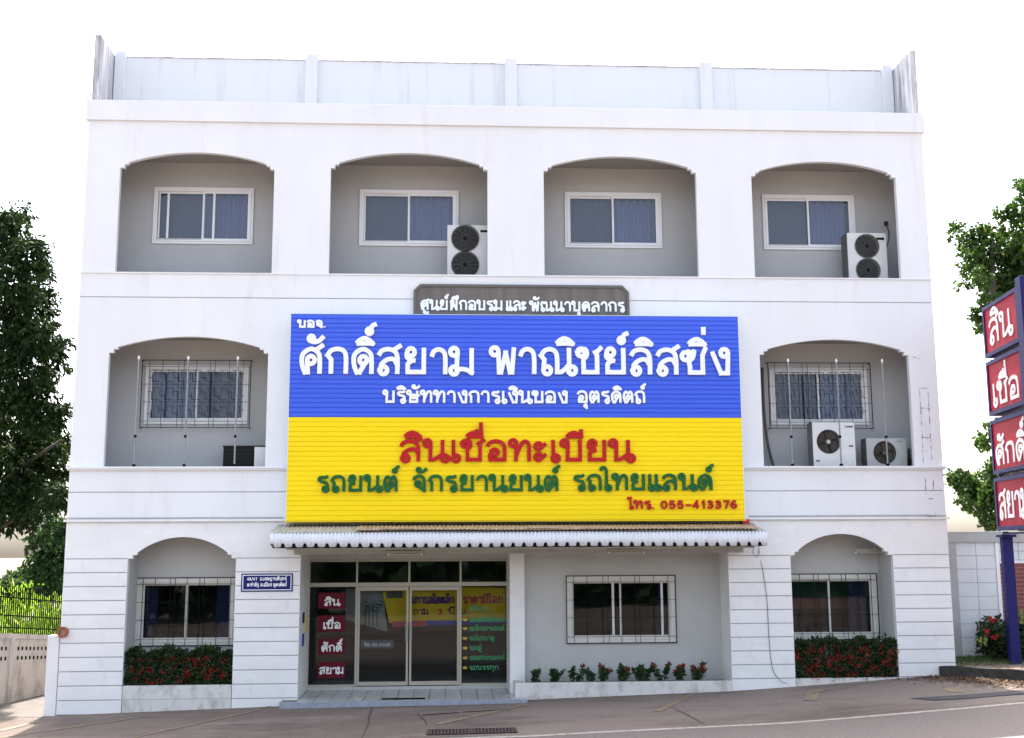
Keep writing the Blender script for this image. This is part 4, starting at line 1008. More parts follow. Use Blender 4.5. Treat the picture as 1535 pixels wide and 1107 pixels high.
a3 = ac(5.94, 6.79, .34, .35, 4.72, 5.895, [(6.255,5.51,.225)], 'accase2', 'bronze', 'acdark', 'tall cream air conditioner outdoor unit with one fan and a white hub', dark_side=True, hub='fanwhite', nb_=4)
badge(a3, 6.665, 6.75, .34, 5.41, 5.435); badge(a3, 5.985, 6.06, .34, 5.115, 5.14)
letters('lettering', 'YORK', 6.60, 6.765, 5.79, .035, .011, .339, .002, M['acblack'], a3)
a4 = ac(7.05, 7.86, .42, .32, 4.74, 5.585, [(7.41,5.30,.215)], 'accase3', 'bronze', 'acdark', 'small dull grey air conditioner outdoor unit beside the tall cream one', dark_side=True, nb_=4)
MB().box(7.66, 7.76, .414, .42, 5.51, 5.53).build('label_strip', M['steel'], a4)
# window type unit behind the left second floor ledge
a5 = empty('window_air_conditioner', (-5.2, .5, 4.66), 'low black window type air conditioner with a white side panel on the left balcony', 'air conditioner')
MB().box(-5.625, -5.03, .35, .85, 4.76, 5.40).build('grille_body', M['acblack'], a5, bevel=.008)
MB().box(-5.03, -4.80, .345, .85, 4.76, 5.405).build('side_panel', M['accase2'], a5, bevel=.008)
MB().box(-5.64, -4.79, .34, .86, 5.405, 5.43).build('top_cover', M['acdark'], a5)
lv = MB()
for k in range(16): lv.box(-5.61, -5.045, .342, .35, 5.0+k*.025, 5.010+k*.025)
lv.build('louvres', M['acdark'], a5)
MB().box(-5.62, -4.8, .34, .84, 4.70, 4.76).build('base_rail', M['rust'], a5)

# ------------------------------------------------------------------ flag poles standing on the ledge
first = None
info = [(-7.22,7.13,'leftmost thin grey flag pole in the left second floor arch'),(-6.285,7.13,'middle thin grey flag pole in the left second floor arch'),
        (-5.345,7.15,'thin grey flag pole in front of the black window air conditioner'),
        (5.41,7.17,'thin grey flag pole nearest the billboard in the right second floor arch'),(6.38,7.15,'thin grey flag pole in front of the tall cream air conditioner'),
        (7.305,7.17,'thin grey flag pole in front of the small dull air conditioner')]
for x, zt, lb in info:
    if first is None:
        first = empty('flag_pole', (x, .02, 4.995), lb, 'flag pole', 'flag poles in the second floor arches')
        MB().tube([(x, .02, 4.995), (x, .021, 5.9), (x+.003, .02, 6.6), (x, .02, 7.05)], .0165).build('pole', M['steel'], first)
        MB().tube([(x, .02, 7.05), (x, .02, 7.07), (x, .02, 7.10), (x, .02, 7.13)], [.012,.026,.022,.006]).build('finial', M['fanwhite'], first)
        MB().cyl((x, 5.02), .03, -.01, .05, 12).build('holder', M['iron'], first)
        MB().box(x-.021, x+.021, -.002, .042, 5.55, 5.60).build('clamp', M['iron'], first)
    else:
        r = first.copy(); C.objects.link(r); r.location = (x, .02, 4.995); r['label'] = lb; r.scale = (1,1,1)
        for ch in [c for c in first.children]:
            c = ch.copy(); C.objects.link(c); c.parent = r

# ------------------------------------------------------------------ cables and pipes
def cable(pts, r, m, name, label, cat):
    P_ = [Vector(p) for p in pts]; out = []
    for i in range(len(P_)-1):
        p0, p1, p2, p3 = P_[max(i-1,0)], P_[i], P_[i+1], P_[min(i+2,len(P_)-1)]
        for k in range(6):
            t = k/6; out.append(.5*(2*p1+(p2-p0)*t+(2*p0-5*p1+4*p2-p3)*t*t+(3*p1-p0-3*p2+p3)*t**3))
    out.append(P_[-1])
    return tag(MB().tube(out, r, 6).build(name, m, smooth=True), label, cat)
cable([(4.53,-.9,3.70),(4.66,-.35,3.62),(4.67,-.03,3.40),(4.74,-.03,2.94),(4.79,-.03,2.44),(4.80,-.03,1.82),(4.84,-.03,1.20),(4.97,-.04,.97),(5.10,-.06,.90)], .006, M['cable'], 'loose_cable', 'thin loose grey cable hanging down the right pier from the canopy', 'cable')
cable([(4.60,-.03,3.52),(4.55,-.04,3.35),(4.62,-.04,3.25),(4.68,-.03,3.4)], .004, M['cable'], 'cable_loop', 'small loop of thin cable hanging beside the canopy end', 'cable')
cable([(5.17,1.03,7.1),(5.17,1.02,6.2),(5.22,1.0,5.5),(5.35,.98,4.9),(5.37,.98,4.67)], .028, M['pipe'], 'insulated_pipe', 'dark insulated pipe curving down left of the right balcony window', 'pipe')
cable([(7.66,.8,9.2),(7.80,.85,9.5),(7.96,.95,9.85),(7.99,1.05,10.1),(7.96,1.08,10.2)], .014, M['pipe'], 'insulated_pipe', 'thin dark pipe rising from the top right air conditioner', 'pipe')
vt = empty('valve_box', (7.97, .7, 4.66), 'small dark valve assembly standing beside the small dull air conditioner', 'valve')
MB().box(7.90, 8.02, .6, .75, 4.66, 5.2).build('body', M['acdark'], vt, bevel=.01)
MB().tube([(7.93,.62,5.2),(7.93,.62,5.36)], .02).tube([(8.0,.64,5.2),(8.0,.64,5.40)], .02).build('taps', M['iron'], vt)
jb = tag(MB().box(7.93, 8.0, 1.04, 1.1, 10.18, 10.26).build('junction_box', M['acdark'], bevel=.005), 'tiny dark junction box on the wall above the top right air conditioner', 'junction box')

# ------------------------------------------------------------------ foliage
def rnd_unit(r):
    while True:
        v = Vector((r.uniform(-1,1), r.uniform(-1,1), r.uniform(-1,1)))
        if .05 < v.length < 1: return v.normalized()
def leaf(mb, p, d, nrm, L, W):
    s = d.cross(nrm).normalized()*W
    b = p; m1 = p+d*L*.45; e = p+d*L
    n = len(mb.v); droop = nrm*(-L*.06)
    mb.v += [tuple(b), tuple(m1+s), tuple(e+droop), tuple(m1-s)]
    mb.f.append((n, n+1, n+2, n+3))
def crown(name, clumps, m, parent, seed, size=(.14,.035), droop=.5, per=1.0, sprig=5):
    """clumps: (centre, radius, number of twigs); each twig carries a few leaves"""
    r = random.Random(seed); mb = MB()
    for c, R, n in clumps:
        c = Vector(c)
        for _ in range(int(n*per)):
            u = rnd_unit(r); q = c+Vector((u.x*R[0], u.y*R[1], u.z*R[2]))*(r.random()**.45)
            ax = (u+Vector((r.uniform(-.6,.6), r.uniform(-.6,.6), r.uniform(-.5,.5)-droop*.4))).normalized()
            for k in range(sprig):
                d = (ax*.5+rnd_unit(r)*.8+Vector((0,0,-droop))).normalized()
                leaf(mb, q+ax*(.03*k*size[0]/.14), d, rnd_unit(r), size[0]*r.uniform(.6,1.25), size[1]*r.uniform(.7,1.2))
    return mb.build(name, m, parent)
def limbs(name, m, parent, paths):
    mb = MB()
    for pts, r0, r1 in paths:
        n = len(pts); mb.tube(pts, [r0+(r1-r0)*i/(n-1) for i in range(n)], 8)
    return mb.build(name, m, parent, smooth=True)
def W_(px, py, Y): return tuple(P(px, py, Y))
def clump(px, py, rpx, Y, n, asp=1.0, ry=None):
    k = (Y+22.2)/F
    return (W_(px, py, Y), (rpx*k, (ry or rpx*.8)*k, rpx*k*asp), n)

# big dark tree on the left
t = empty('broadleaf_tree', (-12.6, 3.2, .35), 'big dark tree with drooping leaves beyond the garden wall left of the building', 'tree')
cl = []
for px, py, r_, n in ((8,350,38,190),(40,385,30,140),(-40,380,60,260),(20,430,52,330),(58,450,24,110),(0,500,60,400),(48,505,36,200),(78,520,20,60),(98,512,9,12),(88,545,12,22),
                      (-60,520,70,300),(25,570,55,380),(66,560,14,34),(10,640,62,420),(62,622,30,150),(86,612,16,46),(50,680,44,260),(84,665,22,100),(92,700,13,44),(15,715,50,300),
                      (60,735,38,220),(86,745,17,60),(6,768,34,150),(48,768,22,50),(-60,650,80,300),(-50,760,60,240),(62,796,12,14),(30,320,14,30),(62,370,12,26),(70,405,12,34),(66,480,14,46),(8,330,16,40)):
    cl.append(clump(px, py, r_*.86, 3.2+random.uniform(-1.0,1.0), n))
crown('crown', cl, M['leaf_left'], t, 11, (.165,.028), .75, 1.15, 6)
bx = -12.6
limbs('trunk', M['bark'], t, [([(bx,3.2,.2),(bx+.1,3.2,2.2),(bx+.3,3.3,4.0),(bx+.5,3.2,6.0),(bx+.9,3.1,8.5)], .26, .06),
    ([(bx+.15,3.2,2.6),(bx+1.2,3.0,4.2),(bx+2.2,3.0,5.2),(bx+3.0,3.1,5.8)], .11, .025), ([(bx+.35,3.3,4.4),(bx+1.4,3.4,5.9),(bx+2.2,3.5,7.0),(bx+2.9,3.4,7.9)], .09, .02),
    ([(bx+.5,3.2,6.0),(bx+1.5,3.0,7.5),(bx+2.0,3.0,9.0),(bx+2.3,2.9,9.9)], .07, .02), ([(bx+.2,3.2,3.0),(bx+1.3,3.4,3.7),(bx+2.4,3.6,4.4),(bx+2.8,3.6,4.6)], .07, .02)])
# second tree tight against the building, farther back
t = empty('broadleaf_tree', (-10.4, 8.5, .35), 'smaller dark tree behind the iron fence close to the left building edge', 'tree')
cl = [clump(px, py, r_, 8.5+random.uniform(-.7,.7), n) for px, py, r_, n in ((80,800,22,130),(86,835,22,150),(62,818,18,80),(72,860,24,150),(92,868,16,90),(52,845,12,40),(96,790,14,60))]
crown('crown', cl, M['leaf_left2'], t, 12, (.13,.045), .3, 1.2, 5)
limbs('trunk', M['bark'], t, [([(-10.4,8.5,.2),(-10.35,8.5,2.0),(-10.2,8.5,3.4),(-10.0,8.4,4.6)], .13, .03), ([(-10.35,8.5,2.2),(-10.6,8.4,3.0),(-10.7,8.4,3.6)], .05, .02)])
# hazy bush far behind
t = empty('round_bush', (-16.5, 24, .2), 'pale green round bush far behind the field on the left', 'bush')
cl = [clump(px, py, r_, 24+random.uniform(-.8,.8), n) for px, py, r_, n in ((20,882,16,130),(35,872,14,120),(52,880,16,120),(0,890,18,120),(66,890,12,80),(30,892,22,160),(-30,888,22,140))]
crown('crown', cl, M['leaf_far'], t, 13, (.20,.08), .2, 1.0, 5)
limbs('stem', M['bark'], t, [([(-16.5,24,.1),(-16.5,24,1.2),(-16.3,24,2.2)], .1, .04)])
# bright tall growth in the field behind the fence
r = random.Random(5); mb = MB()
for _ in range(5200):
    x, y = r.uniform(-17,-9.0), r.uniform(6.8,15); 
    if x > -10.0 and y < 8: continue
    h = r.uniform(1.0,2.55)*(1 if y > 9 else .85); p = Vector((x, y, .3+h*r.uniform(.25,.9)))
    d = (rnd_unit(r)*.8+Vector((0,0,.9))).normalized()
    leaf(mb, p, d, rnd_unit(r), r.uniform(.22,.5), r.uniform(.02,.05))
f = mb.build('tall_grass', M['leaf_field']); struct(f, 'stuff')
f['label'] = 'bright sunlit tall grass growing behind the iron fence'; f['category'] = 'tall grass'

# garden wall and iron fence on the left
gw = empty('garden_wall', (-10.2, 3.0, .35), 'stained cream garden wall with two rows of square vent holes', 'wall')
q0, q1 = Vector((-12.6, -1.9)), Vector((-8.9, 5.1))
a_, b_ = P(0,1062,2.2), P(72,1050,3.9)
A2 = Vector((a_.x, 2.2)); B2 = Vector((b_.x, 3.9)); dd = (B2-A2).normalized(); nn_ = Vector((dd.y, -dd.x))
zb_ = a_.z
tz0, tz1, bz1 = P(0,950,2.2).z, P(72,952.5,3.9).z, b_.z
Lab = (B2-A2).length
ztop = tz0
def WL(s, o, z):
    c = A2+dd*s+nn_*o; k = s/Lab
    f = min(max((z-zb_)/(ztop-zb_), 0), 1)
    return (c.x, c.y, z+k*((bz1-zb_)*(1-f)+(tz1-tz0)*f))
def wbox(mb, s0, s1, o0, o1, z0, z1):
    n = len(mb.v); mb.box(s0, s1, o0, o1, z0, z1)
    for i in range(n, n+8): mb.v[i] = WL(*mb.v[i])
    return mb
Ls, Le = -2.3, 4.6
mb = MB()
wbox(mb, Ls, Le, -.06, .06, zb_-.3, zb_+.93); wbox(mb, Ls, Le, -.06, .06, zb_+1.32, ztop-.10)
s = Ls; per = .145
while s < Le:
    for k in range(2):
        z0 = zb_+.93+k*.195
        wbox(mb, s, s+.075, -.06, .06, z0, z0+.195); wbox(mb, s+.075, s+per, -.06, .06, z0+.075, z0+.195)
    s += per
mb.build('wall_panel', M['oldwall'], gw)
mb = MB(); wbox(mb, Ls, Le, .035, .055, zb_+.9, zb_+1.35); mb.build('vent_shade', M['acblack'], gw)  # black sheet stands in for the shade inside the vent holes
mb = MB(); wbox(mb, Ls, Le, -.09, .09, ztop-.10, ztop); mb.build('coping', M['oldwall'], gw, bevel=.008)
for s in (-1.4, .16, 1.72, 3.3):
    mb = MB(); wbox(mb, s-.075, s+.075, -.09, .11, zb_-.3, ztop-.10); mb.build('pillar', M['oldwall'], gw, bevel=.008)
fe = empty('iron_fence', (-10.2, 3.0, ztop), 'black iron bar fence standing on the stained garden wall', 'fence')
mb = MB()
s = Ls
while s < Le: wbox(mb, s-.0085, s+.0085, -.0085, .0085, ztop, ztop+.95); s += .075
mb.build('bars', M['iron'], fe)
mb = MB()
for z in (.12, .36, .72): wbox(mb, Ls, Le, -.012, .012, ztop+z-.012, ztop+z+.012)
mb.build('rails', M['iron'], fe)
gp_ = tag(MB().box(-8.62, -8.41, -.03, .25, .2, 1.9).build('gate_pier', M['white_low'], bevel=.01), 'narrow white gate pier joined to the left corner of the building', 'pier')

# ------------------------------------------------------------------ right side: block wall, bed, shrub, totem, trees
YR = 1.0
bw = empty('boundary_wall', (11, YR, 1.1), 'white block boundary wall with grey rim and a red brick panel right of the building', 'wall')
MB().box(8.42, 16, YR, YR+.15, .8, 3.62).build('wall_panel', M['wallwhite'], bw)
mb = MB().box(8.42, 16, YR-.06, YR+.17, 3.52, 3.74).box(8.42, 8.98, YR-.05, YR, .8, 3.52); mb.build('rim', M['wallgrey'], bw, bevel=.006)
jt = MB(); blk = MB()
xs = [8.98, 9.41, 9.80]
MB().box(9.80, 9.87, YR-.035, YR, .8, 3.52).build('trim', M['white'], bw)
for x0, x1 in ((8.98,9.40),(9.40,9.80)):
    z = 3.52
    while z > .95:
        h = .27; blk.box(x0+.006, x1-.006, YR-.012, YR, max(z-h+.012, .9), z, skip='k'); z -= h
x = 9.87
while x < 15:
    z = 3.52
    for _ in range(2): blk.box(x+.006, x+.41, YR-.012, YR, z-.17, z-.006, skip='k'); z -= .18
    x += .42
blk.build('blocks', M['wallwhite'], bw)
MB().box(8.98, 16, YR-.003, YR-.0005, .8, 3.52).build('joints', M['wallgrey'], bw)
MB().box(9.87, 16, YR-.05, YR, 3.10, 3.155).build('trim', M['white'], bw)
MB().box(9.87, 16, YR-.02, YR-.004, .8, 3.10).build('mortar', mat('pink_mortar', (.40,.30,.28), .9, .2, 10), bw)
bk = MB(); z = 3.09; row = 0
while z > 1.0:
    x = 9.88-(.115 if row % 2 else 0)
    while x < 14:
        bk.box(max(x, 9.88), x+.215, YR-.03, YR-.02, z-.068, z, skip='k'); x += .23
    z -= .083; row += 1
bk.build('bricks', mat('red_brick', (.27,.075,.055), .85, 0, 9, (1,1,3), .2, 50, col2=(.16,.05,.045), thr=(.35,.65)), bw)

# raised bed
k0 = on_ground(1411, 1013); k1 = on_ground(1535, 1022)
kd = (k1-k0); kd.z = 0; kd.normalize(); kn = Vector((kd.y, -kd.x, 0)); 
if kn.x > 0: kn = -kn
zk = gz(k0.x, k0.y)+.155
pts = [(k0.x+.02, k0.y+.05)] + [(k0.x+kd.x*s, k0.y+kd.y*s) for s in (1.0, 2.0, 3.0, 4.2)]
bedz = lambda x, y: zk+.035*(x-8)+.05*max(y, 0)+.012*sin(x*5)*sin(y*4)
mb = MB(); rows = 14; cols = 18
for i in range(rows+1):
    u = i/rows
    for j in range(cols+1):
        v = j/cols
        sx = k0.x+kd.x*5.5*(1-u); sy = k0.y+kd.y*5.5*(1-u)
        if u > .999: pass
        X = sx+(15-sx)*v; Y = sy+(1.0-sy)*v if False else sy
        mb.v.append((X, Y, bedz(X, Y)-.01))
for i in range(rows):
    for j in range(cols): mb.f.append((i*(cols+1)+j, i*(cols+1)+j+1, (i+1)*(cols+1)+j+1, (i+1)*(cols+1)+j))
n0 = len(mb.v)
mb.v += [(k0.x, k0.y, bedz(k0.x,k0.y)-.012), (15, k0.y, bedz(15,k0.y)-.012), (15, 1.0, bedz(15,1)-.012), (8.42, 1.0, bedz(8.42,1)-.012), (8.42, k0.y+.1, bedz(8.42,0)-.012)]
mb.f.append((n0, n0+1, n0+2, n0+3, n0+4))
bedm = mat('dirt_with_dust', (.21,.16,.13), .95, 0, 3, bump=.4, bscale=30, col2=(.12,.08,.06), thr=(.35,.65))
struct(mb.build('planting_bed', bedm, smooth=False))
kb = MB()
L = 5.4
p0, p1 = Vector((k0.x, k0.y)), Vector((k0.x+kd.x*L, k0.y+kd.y*L))
n2 = Vector((-kd.y, kd.x)); 
if n2.x < 0: n2 = -n2
N = 16
for i in range(N+1):
    c = p0+(p1-p0)*i/N
    g = gz(c.x, c.y); zt = bedz(c.x, c.y)+.02+.008*sin(i*2.1)
    for o, z in ((0, g-.1), (.004*sin(i*3), zt), (.11, zt), (.11, g-.1)):
        q = c+n2*o; kb.v.append((q.x, q.y, z))
for i in range(N):
    for k in range(3): kb.f.append((i*4+k, (i+1)*4+k, (i+1)*4+k+1, i*4+k+1))
kb.f.append((0,1,2,3))
kb.box(k0.x+.0, 8.40, k0.y+.0, k0.y+.09, gz(k0.x, 0)-.1, zk+.01)
tag(kb.build('bed_kerb', M['kerbdark']), 'dark mossy concrete kerb round the planting bed right of the building', 'kerb')
r = random.Random(9); mb = MB()
for _ in range(4200):                       # litter along the kerb foot
    s_ = r.random()**.7*4.5-.5; o = abs(r.gauss(0, .36))
    x = k0.x+kd.x*s_-n2.x*o+r.uniform(-.1,.1)*3; y = k0.y+kd.y*s_-n2.y*o+r.uniform(-.1,.1)
    if y > -.06 and x < 8.45: continue
    leaf(mb, Vector((x, y, gz(x, y)+.012)), Vector((r.uniform(-1,1), r.uniform(-1,1), r.uniform(0,.25))).normalized(), Vector((r.uniform(-.3,.3), r.uniform(-.3,.3), 1)).normalized(), r.uniform(.03,.085), r.uniform(.012,.03))
for _ in range(900):
    x, y = r.uniform(8.3, 12), r.uniform(-3.5, .6)
    if (Vector((x, y))-p0).dot(n2) < .15: continue
    leaf(mb, Vector((x, y, bedz(x, y)+.005)), Vector((r.uniform(-1,1), r.uniform(-1,1), r.uniform(0,.25))).normalized(), Vector((r.uniform(-.3,.3), r.uniform(-.3,.3), 1)).normalized(), r.uniform(.03,.08), r.uniform(.01,.03))
f = struct(mb.build('leaf_litter', M['litter']), 'stuff'); f['label'] = 'dry brown fallen leaves scattered along the kerb of the planting bed'; f['category'] = 'leaf litter'
mb = MB()
for _ in range(5200):
    x, y = r.uniform(8.5, 13), r.uniform(-.3, .95)
    if r.random() > .25+.75*min(1, max(0, (y+.15)/.7)): continue
    d = (rnd_unit(r)*.7+Vector((0,0,1))).normalized()
    leaf(mb, Vector((x, y, bedz(x, y)-.01)), d, rnd_unit(r), r.uniform(.04,.11), .006)
f = struct(mb.build('short_grass', M['leaf_grass']), 'stuff'); f['label'] = 'short green grass strip at the foot of the white block wall'; f['category'] = 'grass'

# totem sign
tt = empty('totem_sign', (9.41, .1, 1.2), 'tall blue totem sign with four red boxes of white Thai letters', 'sign')
Ax, Ay = 9.41, 0.0; tv = Vector((-.135, -1.0)).normalized(); tn = Vector((tv.y, -tv.x))   # tn faces left, to the street
TP = lambda u, z, o: (Ax+tv.x*u+tn.x*o, Ay+tv.y*u+tn.y*o, z)
def tbox(mb, u0, u1, z0, z1, o0, o1):
    n = len(mb.v); mb.box(u0, u1, o0, o1, z0, z1)
    for i in range(n, n+8): mb.v[i] = TP(mb.v[i][0], mb.v[i][2], mb.v[i][1])
    return mb
pb = P(1504, 990, .12)
mb = MB(); tbox(mb, -.02, .17, 1.0, 3.63, -.22, -.03); mb.build('post', M['totemblue'], tt, bevel=.01)
mb = MB(); tbox(mb, 1.96, 2.24, .6, 8.3, -.26, .03); mb.build('post', M['totemblue'], tt, bevel=.01)
mb = MB(); tbox(mb, -.06, .26, 3.61, 3.66, -.26, .02); mb.build('cap_plate', M['totemblue'], tt)
WT = 1.93
for k, (zt, zb, s_) in enumerate(((8.16,7.14,'สิน'),(7.05,5.98,'เชื่อ'),(5.88,4.83,'ศักดิ์'),(4.75,3.74,'สยาม'))):
    mb = MB(); tbox(mb, 0, WT, zb, zt, -.26, -.03)
    bx_ = mb.build('sign_case', M['totemblue'], tt)
    mb = MB(); t_ = .075
    for u0, u1, z0, z1 in ((0,WT,zb,zb+t_),(0,WT,zt-t_,zt),(0,t_,zb+t_,zt-t_),(WT-t_,WT,zb+t_,zt-t_)): tbox(mb, u0, u1, z0, z1, -.03, .012)
    mb.build('rim', M['totemblue'], bx_)
    mb = MB(); tbox(mb, t_, WT-t_, zb+t_, zt-t_, -.03, -.012); mb.build('face', M['totemred'], bx_)
    uw = (.30,1.55) if k == 0 else (.25,1.70) if k == 1 else (.18,1.78)
    letters('lettering', s_, uw[0], uw[1], zb+.16+(.06 if k in (0,3) else 0), (.50,.44,.40,.50)[k], .068, 0, .012, M['letter_white'], bx_, xf=lambda u, z, o: TP(u, z, o-.011))
    mb = MB(); tbox(mb, -.05, .02, zb-.06, zb-.02, -.2, -.1); tbox(mb, -.04, WT, zb-.075, zb-.045, -.16, -.10); mb.build('bracket', M['totemblue'], tt)

# shrub behind the totem post
t = empty('ixora_shrub', (9.9, .55, 1.2), 'dark leafy shrub with a few red flowers by the blue totem post', 'shrub')
cl = [clump(px, py, r_, .5+random.uniform(-.25,.25), n) for px, py, r_, n in ((1482,955,16,70),(1490,938,13,46),(1476,968,9,30),(1505,960,20,90),(1520,950,18,80),(1530,975,22,90),(1498,978,18,70),(1535,945,12,40),(1478,940,8,16),(1550,960,25,90))]
crown('foliage', cl, M['leaf_hedge'], t, 21, (.085,.026), .0, 1.2, 5)
crown('light_leaves', [clump(1473,960,6,.3,14),clump(1534,925,10,.3,26)], mat('yellow_green_leaf', (.20,.26,.06), .5), t, 22, (.07,.028), 0, 1, 4)
crown('flowers', [clump(1491,954,3,.1,12),clump(1487,928,3,.2,9),clump(1478,947,2.5,.1,6)], M['flower'], t, 23, (.035,.02), 0, 1, 6)

# trees on the right
def rtree(label, base, cl, seed, paths, m='leaf_right', size=(.105,.042), per=1.5):
    t = empty('broadleaf_tree', base, label, 'tree')
    crown('crown', cl, M[m], t, seed, size, .3, per, 5); limbs('trunk', M['bark'], t, paths)
Yt = 5.0
cl = [clump(px, py, r_, Yt+random.uniform(-.9,.9), n) for px, py, r_, n in ((1540,290,18,60),(1525,320,18,50),(1500,322,11,24),(1556,330,40,170),(1440,345,14,22),(1428,352,6,8),(1452,362,15,36),(1470,345,12,24),(1480,372,30,150),(1462,392,18,60),(1448,400,12,20),
     (1510,360,28,140),(1530,385,34,200),(1500,410,34,220),(1470,415,14,26),(1435,428,7,8),(1455,424,8,12),(1525,425,26,140),(1490,440,22,90),(1478,455,12,36),(1466,470,11,30),(1470,490,9,20),(1500,460,20,60),(1560,420,50,300),(1640,450,90,420),(1730,420,100,420),(1660,570,80,360),(1750,580,90,360),(1600,500,40,160),(1600,370,70,400),(1530,274,8,16),(1428,340,5,6),(1445,378,7,8))]
rtree('large leafy tree rising behind the totem sign on the right', (12.6, Yt, 1.1), cl, 31,
      [([(12.6,Yt,.8),(12.5,Yt,4),(12.3,Yt,7),(12.1,Yt,9.0),(12.2,Yt,11)], .22, .05)])
Yt = 6.0
cl = [clump(px, py, r_, Yt+random.uniform(-.7,.7), n) for px, py, r_, n in ((1440,718,13,40),(1428,716,8,14),(1452,732,18,80),(1475,728,20,100),(1460,752,17,60),(1490,742,20,90),(1485,768,22,100),(1500,715,18,70),(1472,665,8,16),(1466,655,6,8),(1484,645,9,20),(1480,662,8,18),(1490,700,10,26),(1445,752,8,14),(1520,740,30,120),(1480,785,12,20))]
rtree('small light tree with bare twigs standing behind the block wall', (10.9, Yt, 1.1), cl, 32,
      [([(10.9,Yt,.8),(10.8,Yt,3.5),(10.7,Yt,4.6),(10.6,Yt,5.6)], .09, .03), ([(10.25,Yt,.8),(10.2,Yt,3.6),(10.15,Yt,4.3)], .04, .02), ([(10.0,Yt,.8),(9.95,Yt,3.6),(9.9,Yt,4.4)], .03, .012), ([(10.5,Yt,.8),(10.45,Yt,3.7),(10.5,Yt,4.7)], .04, .015)], size=(.11,.045))

# hedges in the low arches, ten little plants in the long planter
def hedge(label, x0, x1, y0, y1, z0, z1, seed, nf, flow, mleaf='leaf_hedge'):
    t = empty('ixora_hedge', ((x0+x1)/2, (y0+y1)/2, z0), label, 'hedge', 'red flowering hedges in the low arches')
    r = random.Random(seed); mb = MB()
    for _ in range(5200):
        x, y = r.uniform(x0, x1), r.uniform(y0, y1) if r.random() < .45 else y0+abs(r.gauss(0, .05))
        top = z1+.05*sin(x*9+seed)+.04*sin(x*23)
        z = r.uniform(z0, top) if r.random() < .7 else top+r.gauss(0, .025)
        d = (rnd_unit(r)+Vector((0,-.3,.55))).normalized()
        leaf(mb, Vector((x, y, z)), d, rnd_unit(r), r.uniform(.06,.12), r.uniform(.015,.026))
    for k in range(int((x1-x0)/.11)):       # upright shoots
        x = x0+(k+.5)*.11+r.uniform(-.03,.03); top = z1+.05*sin(x*9+seed)+r.uniform(-.02,.09); y = r.uniform(y0, y0+.25)
        for q in range(9): leaf(mb, Vector((x, y, top-.01*q)), (rnd_unit(r)*.7+Vector((0,0,1))).normalized(), rnd_unit(r), .09, .016)
    mb.build('foliage', M[mleaf], t)
    fl = MB()
    for _ in range(nf):
        x, z = flow(r); y = y0-.03+r.uniform(-.01,.04); rr_ = r.uniform(.02,.045)
        for q in range(14):
            u = rnd_unit(r); leaf(fl, Vector((x, y, z))+u*rr_*.8, u, rnd_unit(r), .028, .012)
    struct(fl.build('flowers', M['flower'], t), 'stuff')
    st = MB()
    for k in range(8): x = x0+.1+(x1-x0-.2)*k/7; st.tube([(x, y0+.2, .9), (x, y0+.22, z1-.1)], .012, 5)
    st.build('stems', M['bark'], t)
def fl1(r):
    if r.random() < .68: return r.uniform(-6.15,-5.32), r.uniform(1.05,1.5)
    return r.uniform(-7.15,-6.2), r.choice((1.06, 1.25, 1.42))+r.uniform(-.04,.04)
hedge('dark clipped hedge with red flowers in the low left arch', -7.2, -5.28, .04, .55, .95, 1.53, 41, 46, fl1)
hedge('dark hedge with many red flowers in the low right arch', 5.32, 7.30, .02, .55, .93, 1.60, 42, 85, lambda r: (r.uniform(5.33,7.28), r.uniform(1.0,1.58)))
tp_ = MB().box(-.03, 4.065, -.02, .10, .4, .955).box(-.03, .09, .10, .60, .4, .955).build('long_planter', M['planter'], None, bevel=.01)
tag(tp_, 'long low rendered planter box under the plain window wall', 'planter')
o = MB().box(.09, 4.065, .10, .72, .4, .90).build('soil', M['soil'], tp_)
pls_ = [(802,19),(831,17),(860,20),(883,15),(903,20),(932,22),(964,19),(992,20),(1018,19),(1043,21)]
lbl = ['small green plant nearest the glass doors in the long planter','small spreading green plant, second from the doors in the long planter','small plant with a leaning pink tipped stem in the long planter',
       'thinnest small plant in the long planter','small upright plant with red buds between the thinnest and a wide one','wide small plant with dark red buds below the window centre',
       'bushy small green plant right of the window centre','v shaped small plant below the right window corner','small plant with two pink red flower heads in the long planter','small plant with red buds nearest the right pier']
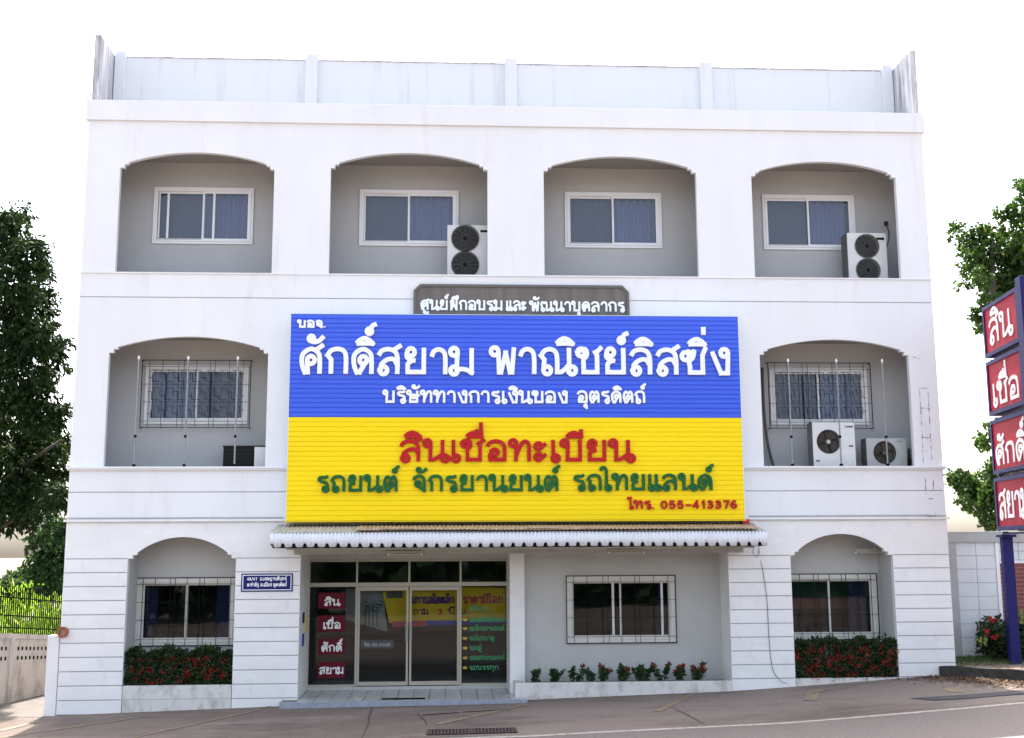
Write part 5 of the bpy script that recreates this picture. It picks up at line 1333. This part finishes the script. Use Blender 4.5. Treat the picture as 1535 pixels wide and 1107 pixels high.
for k, (px, hp) in enumerate(pls_):
    r = random.Random(60+k); x = P(px, 1020, .32).x; h = hp*.0131*1.25
    t = empty('ixora_plant', (x, .32, .90), lbl[k], 'plant', 'small plants in the long planter')
    lf, fw, st = MB(), MB(), MB()
    for b in range((3,6,4,2,4,6,7,4,4,5)[k]):
        tx = x+r.uniform(-.21,.21)*(.5 if k in (3,0) else 1); ty = .32+r.uniform(-.08,.08); tz = .90+h*r.uniform(.6,1)
        if k == 7: tx = x+(-.14 if b % 2 else .16)+r.uniform(-.03,.03)
        st.tube([(x+(tx-x)*.2, .32, .88), (x+(tx-x)*.6, (.32+ty)/2, .9+(tz-.9)*.5), (tx, ty, tz)], .007, 5)
        for q in range(34):
            u = r.random()**.7; pz = .92+(tz-.92)*u; pxx = x+(tx-x)*(.2+.8*u)
            d = (rnd_unit(r)+Vector((0,0,.5))).normalized(); leaf(lf, Vector((pxx, .32+(ty-.32)*u, pz)), d, rnd_unit(r), r.uniform(.07,.12), r.uniform(.02,.032))
        if r.random() < (.05,.0,.35,.4,.5,.5,.15,.3,.8,.8)[k]:
            for q in range(22): u = rnd_unit(r); leaf(fw, Vector((tx, ty-.02, tz+.02))+u*.02, u, rnd_unit(r), .03, .013)
    lf.build('leaves', M['leaf_shrub'], t); st.build('stems', M['bark'], t)
    if fw.f: fw.build('flowers', M['flower'], t)

# unseen tree belt added across the street to shade lower walls and fill reflections
r = random.Random(77); mb = MB()
for k in range(46):
    x = -52+k*2.3+r.uniform(-.8,.8); y = -33+r.uniform(-2,2); hh = r.uniform(4,6)
    c = Vector((x, y, hh*.55)); R_ = Vector((r.uniform(1.8,2.8), 1.8, hh*.47))
    for _ in range(170):
        u = rnd_unit(r); leaf(mb, c+Vector((u.x*R_.x, u.y*R_.y, u.z*R_.z))*r.uniform(.7,1.05), rnd_unit(r), rnd_unit(r), r.uniform(.9,1.6), r.uniform(.3,.55))
    mb.tube([(x, y, -.2), (x+.1, y, hh*.6)], [.2,.08], 6)
f = struct(mb.build('blocker_trees', M['leaf_left2']), 'stuff'); f['label'] = 'dark belt of trees added across the street to cut sky light, seen only as reflections in the window glass'; f['category'] = 'trees'
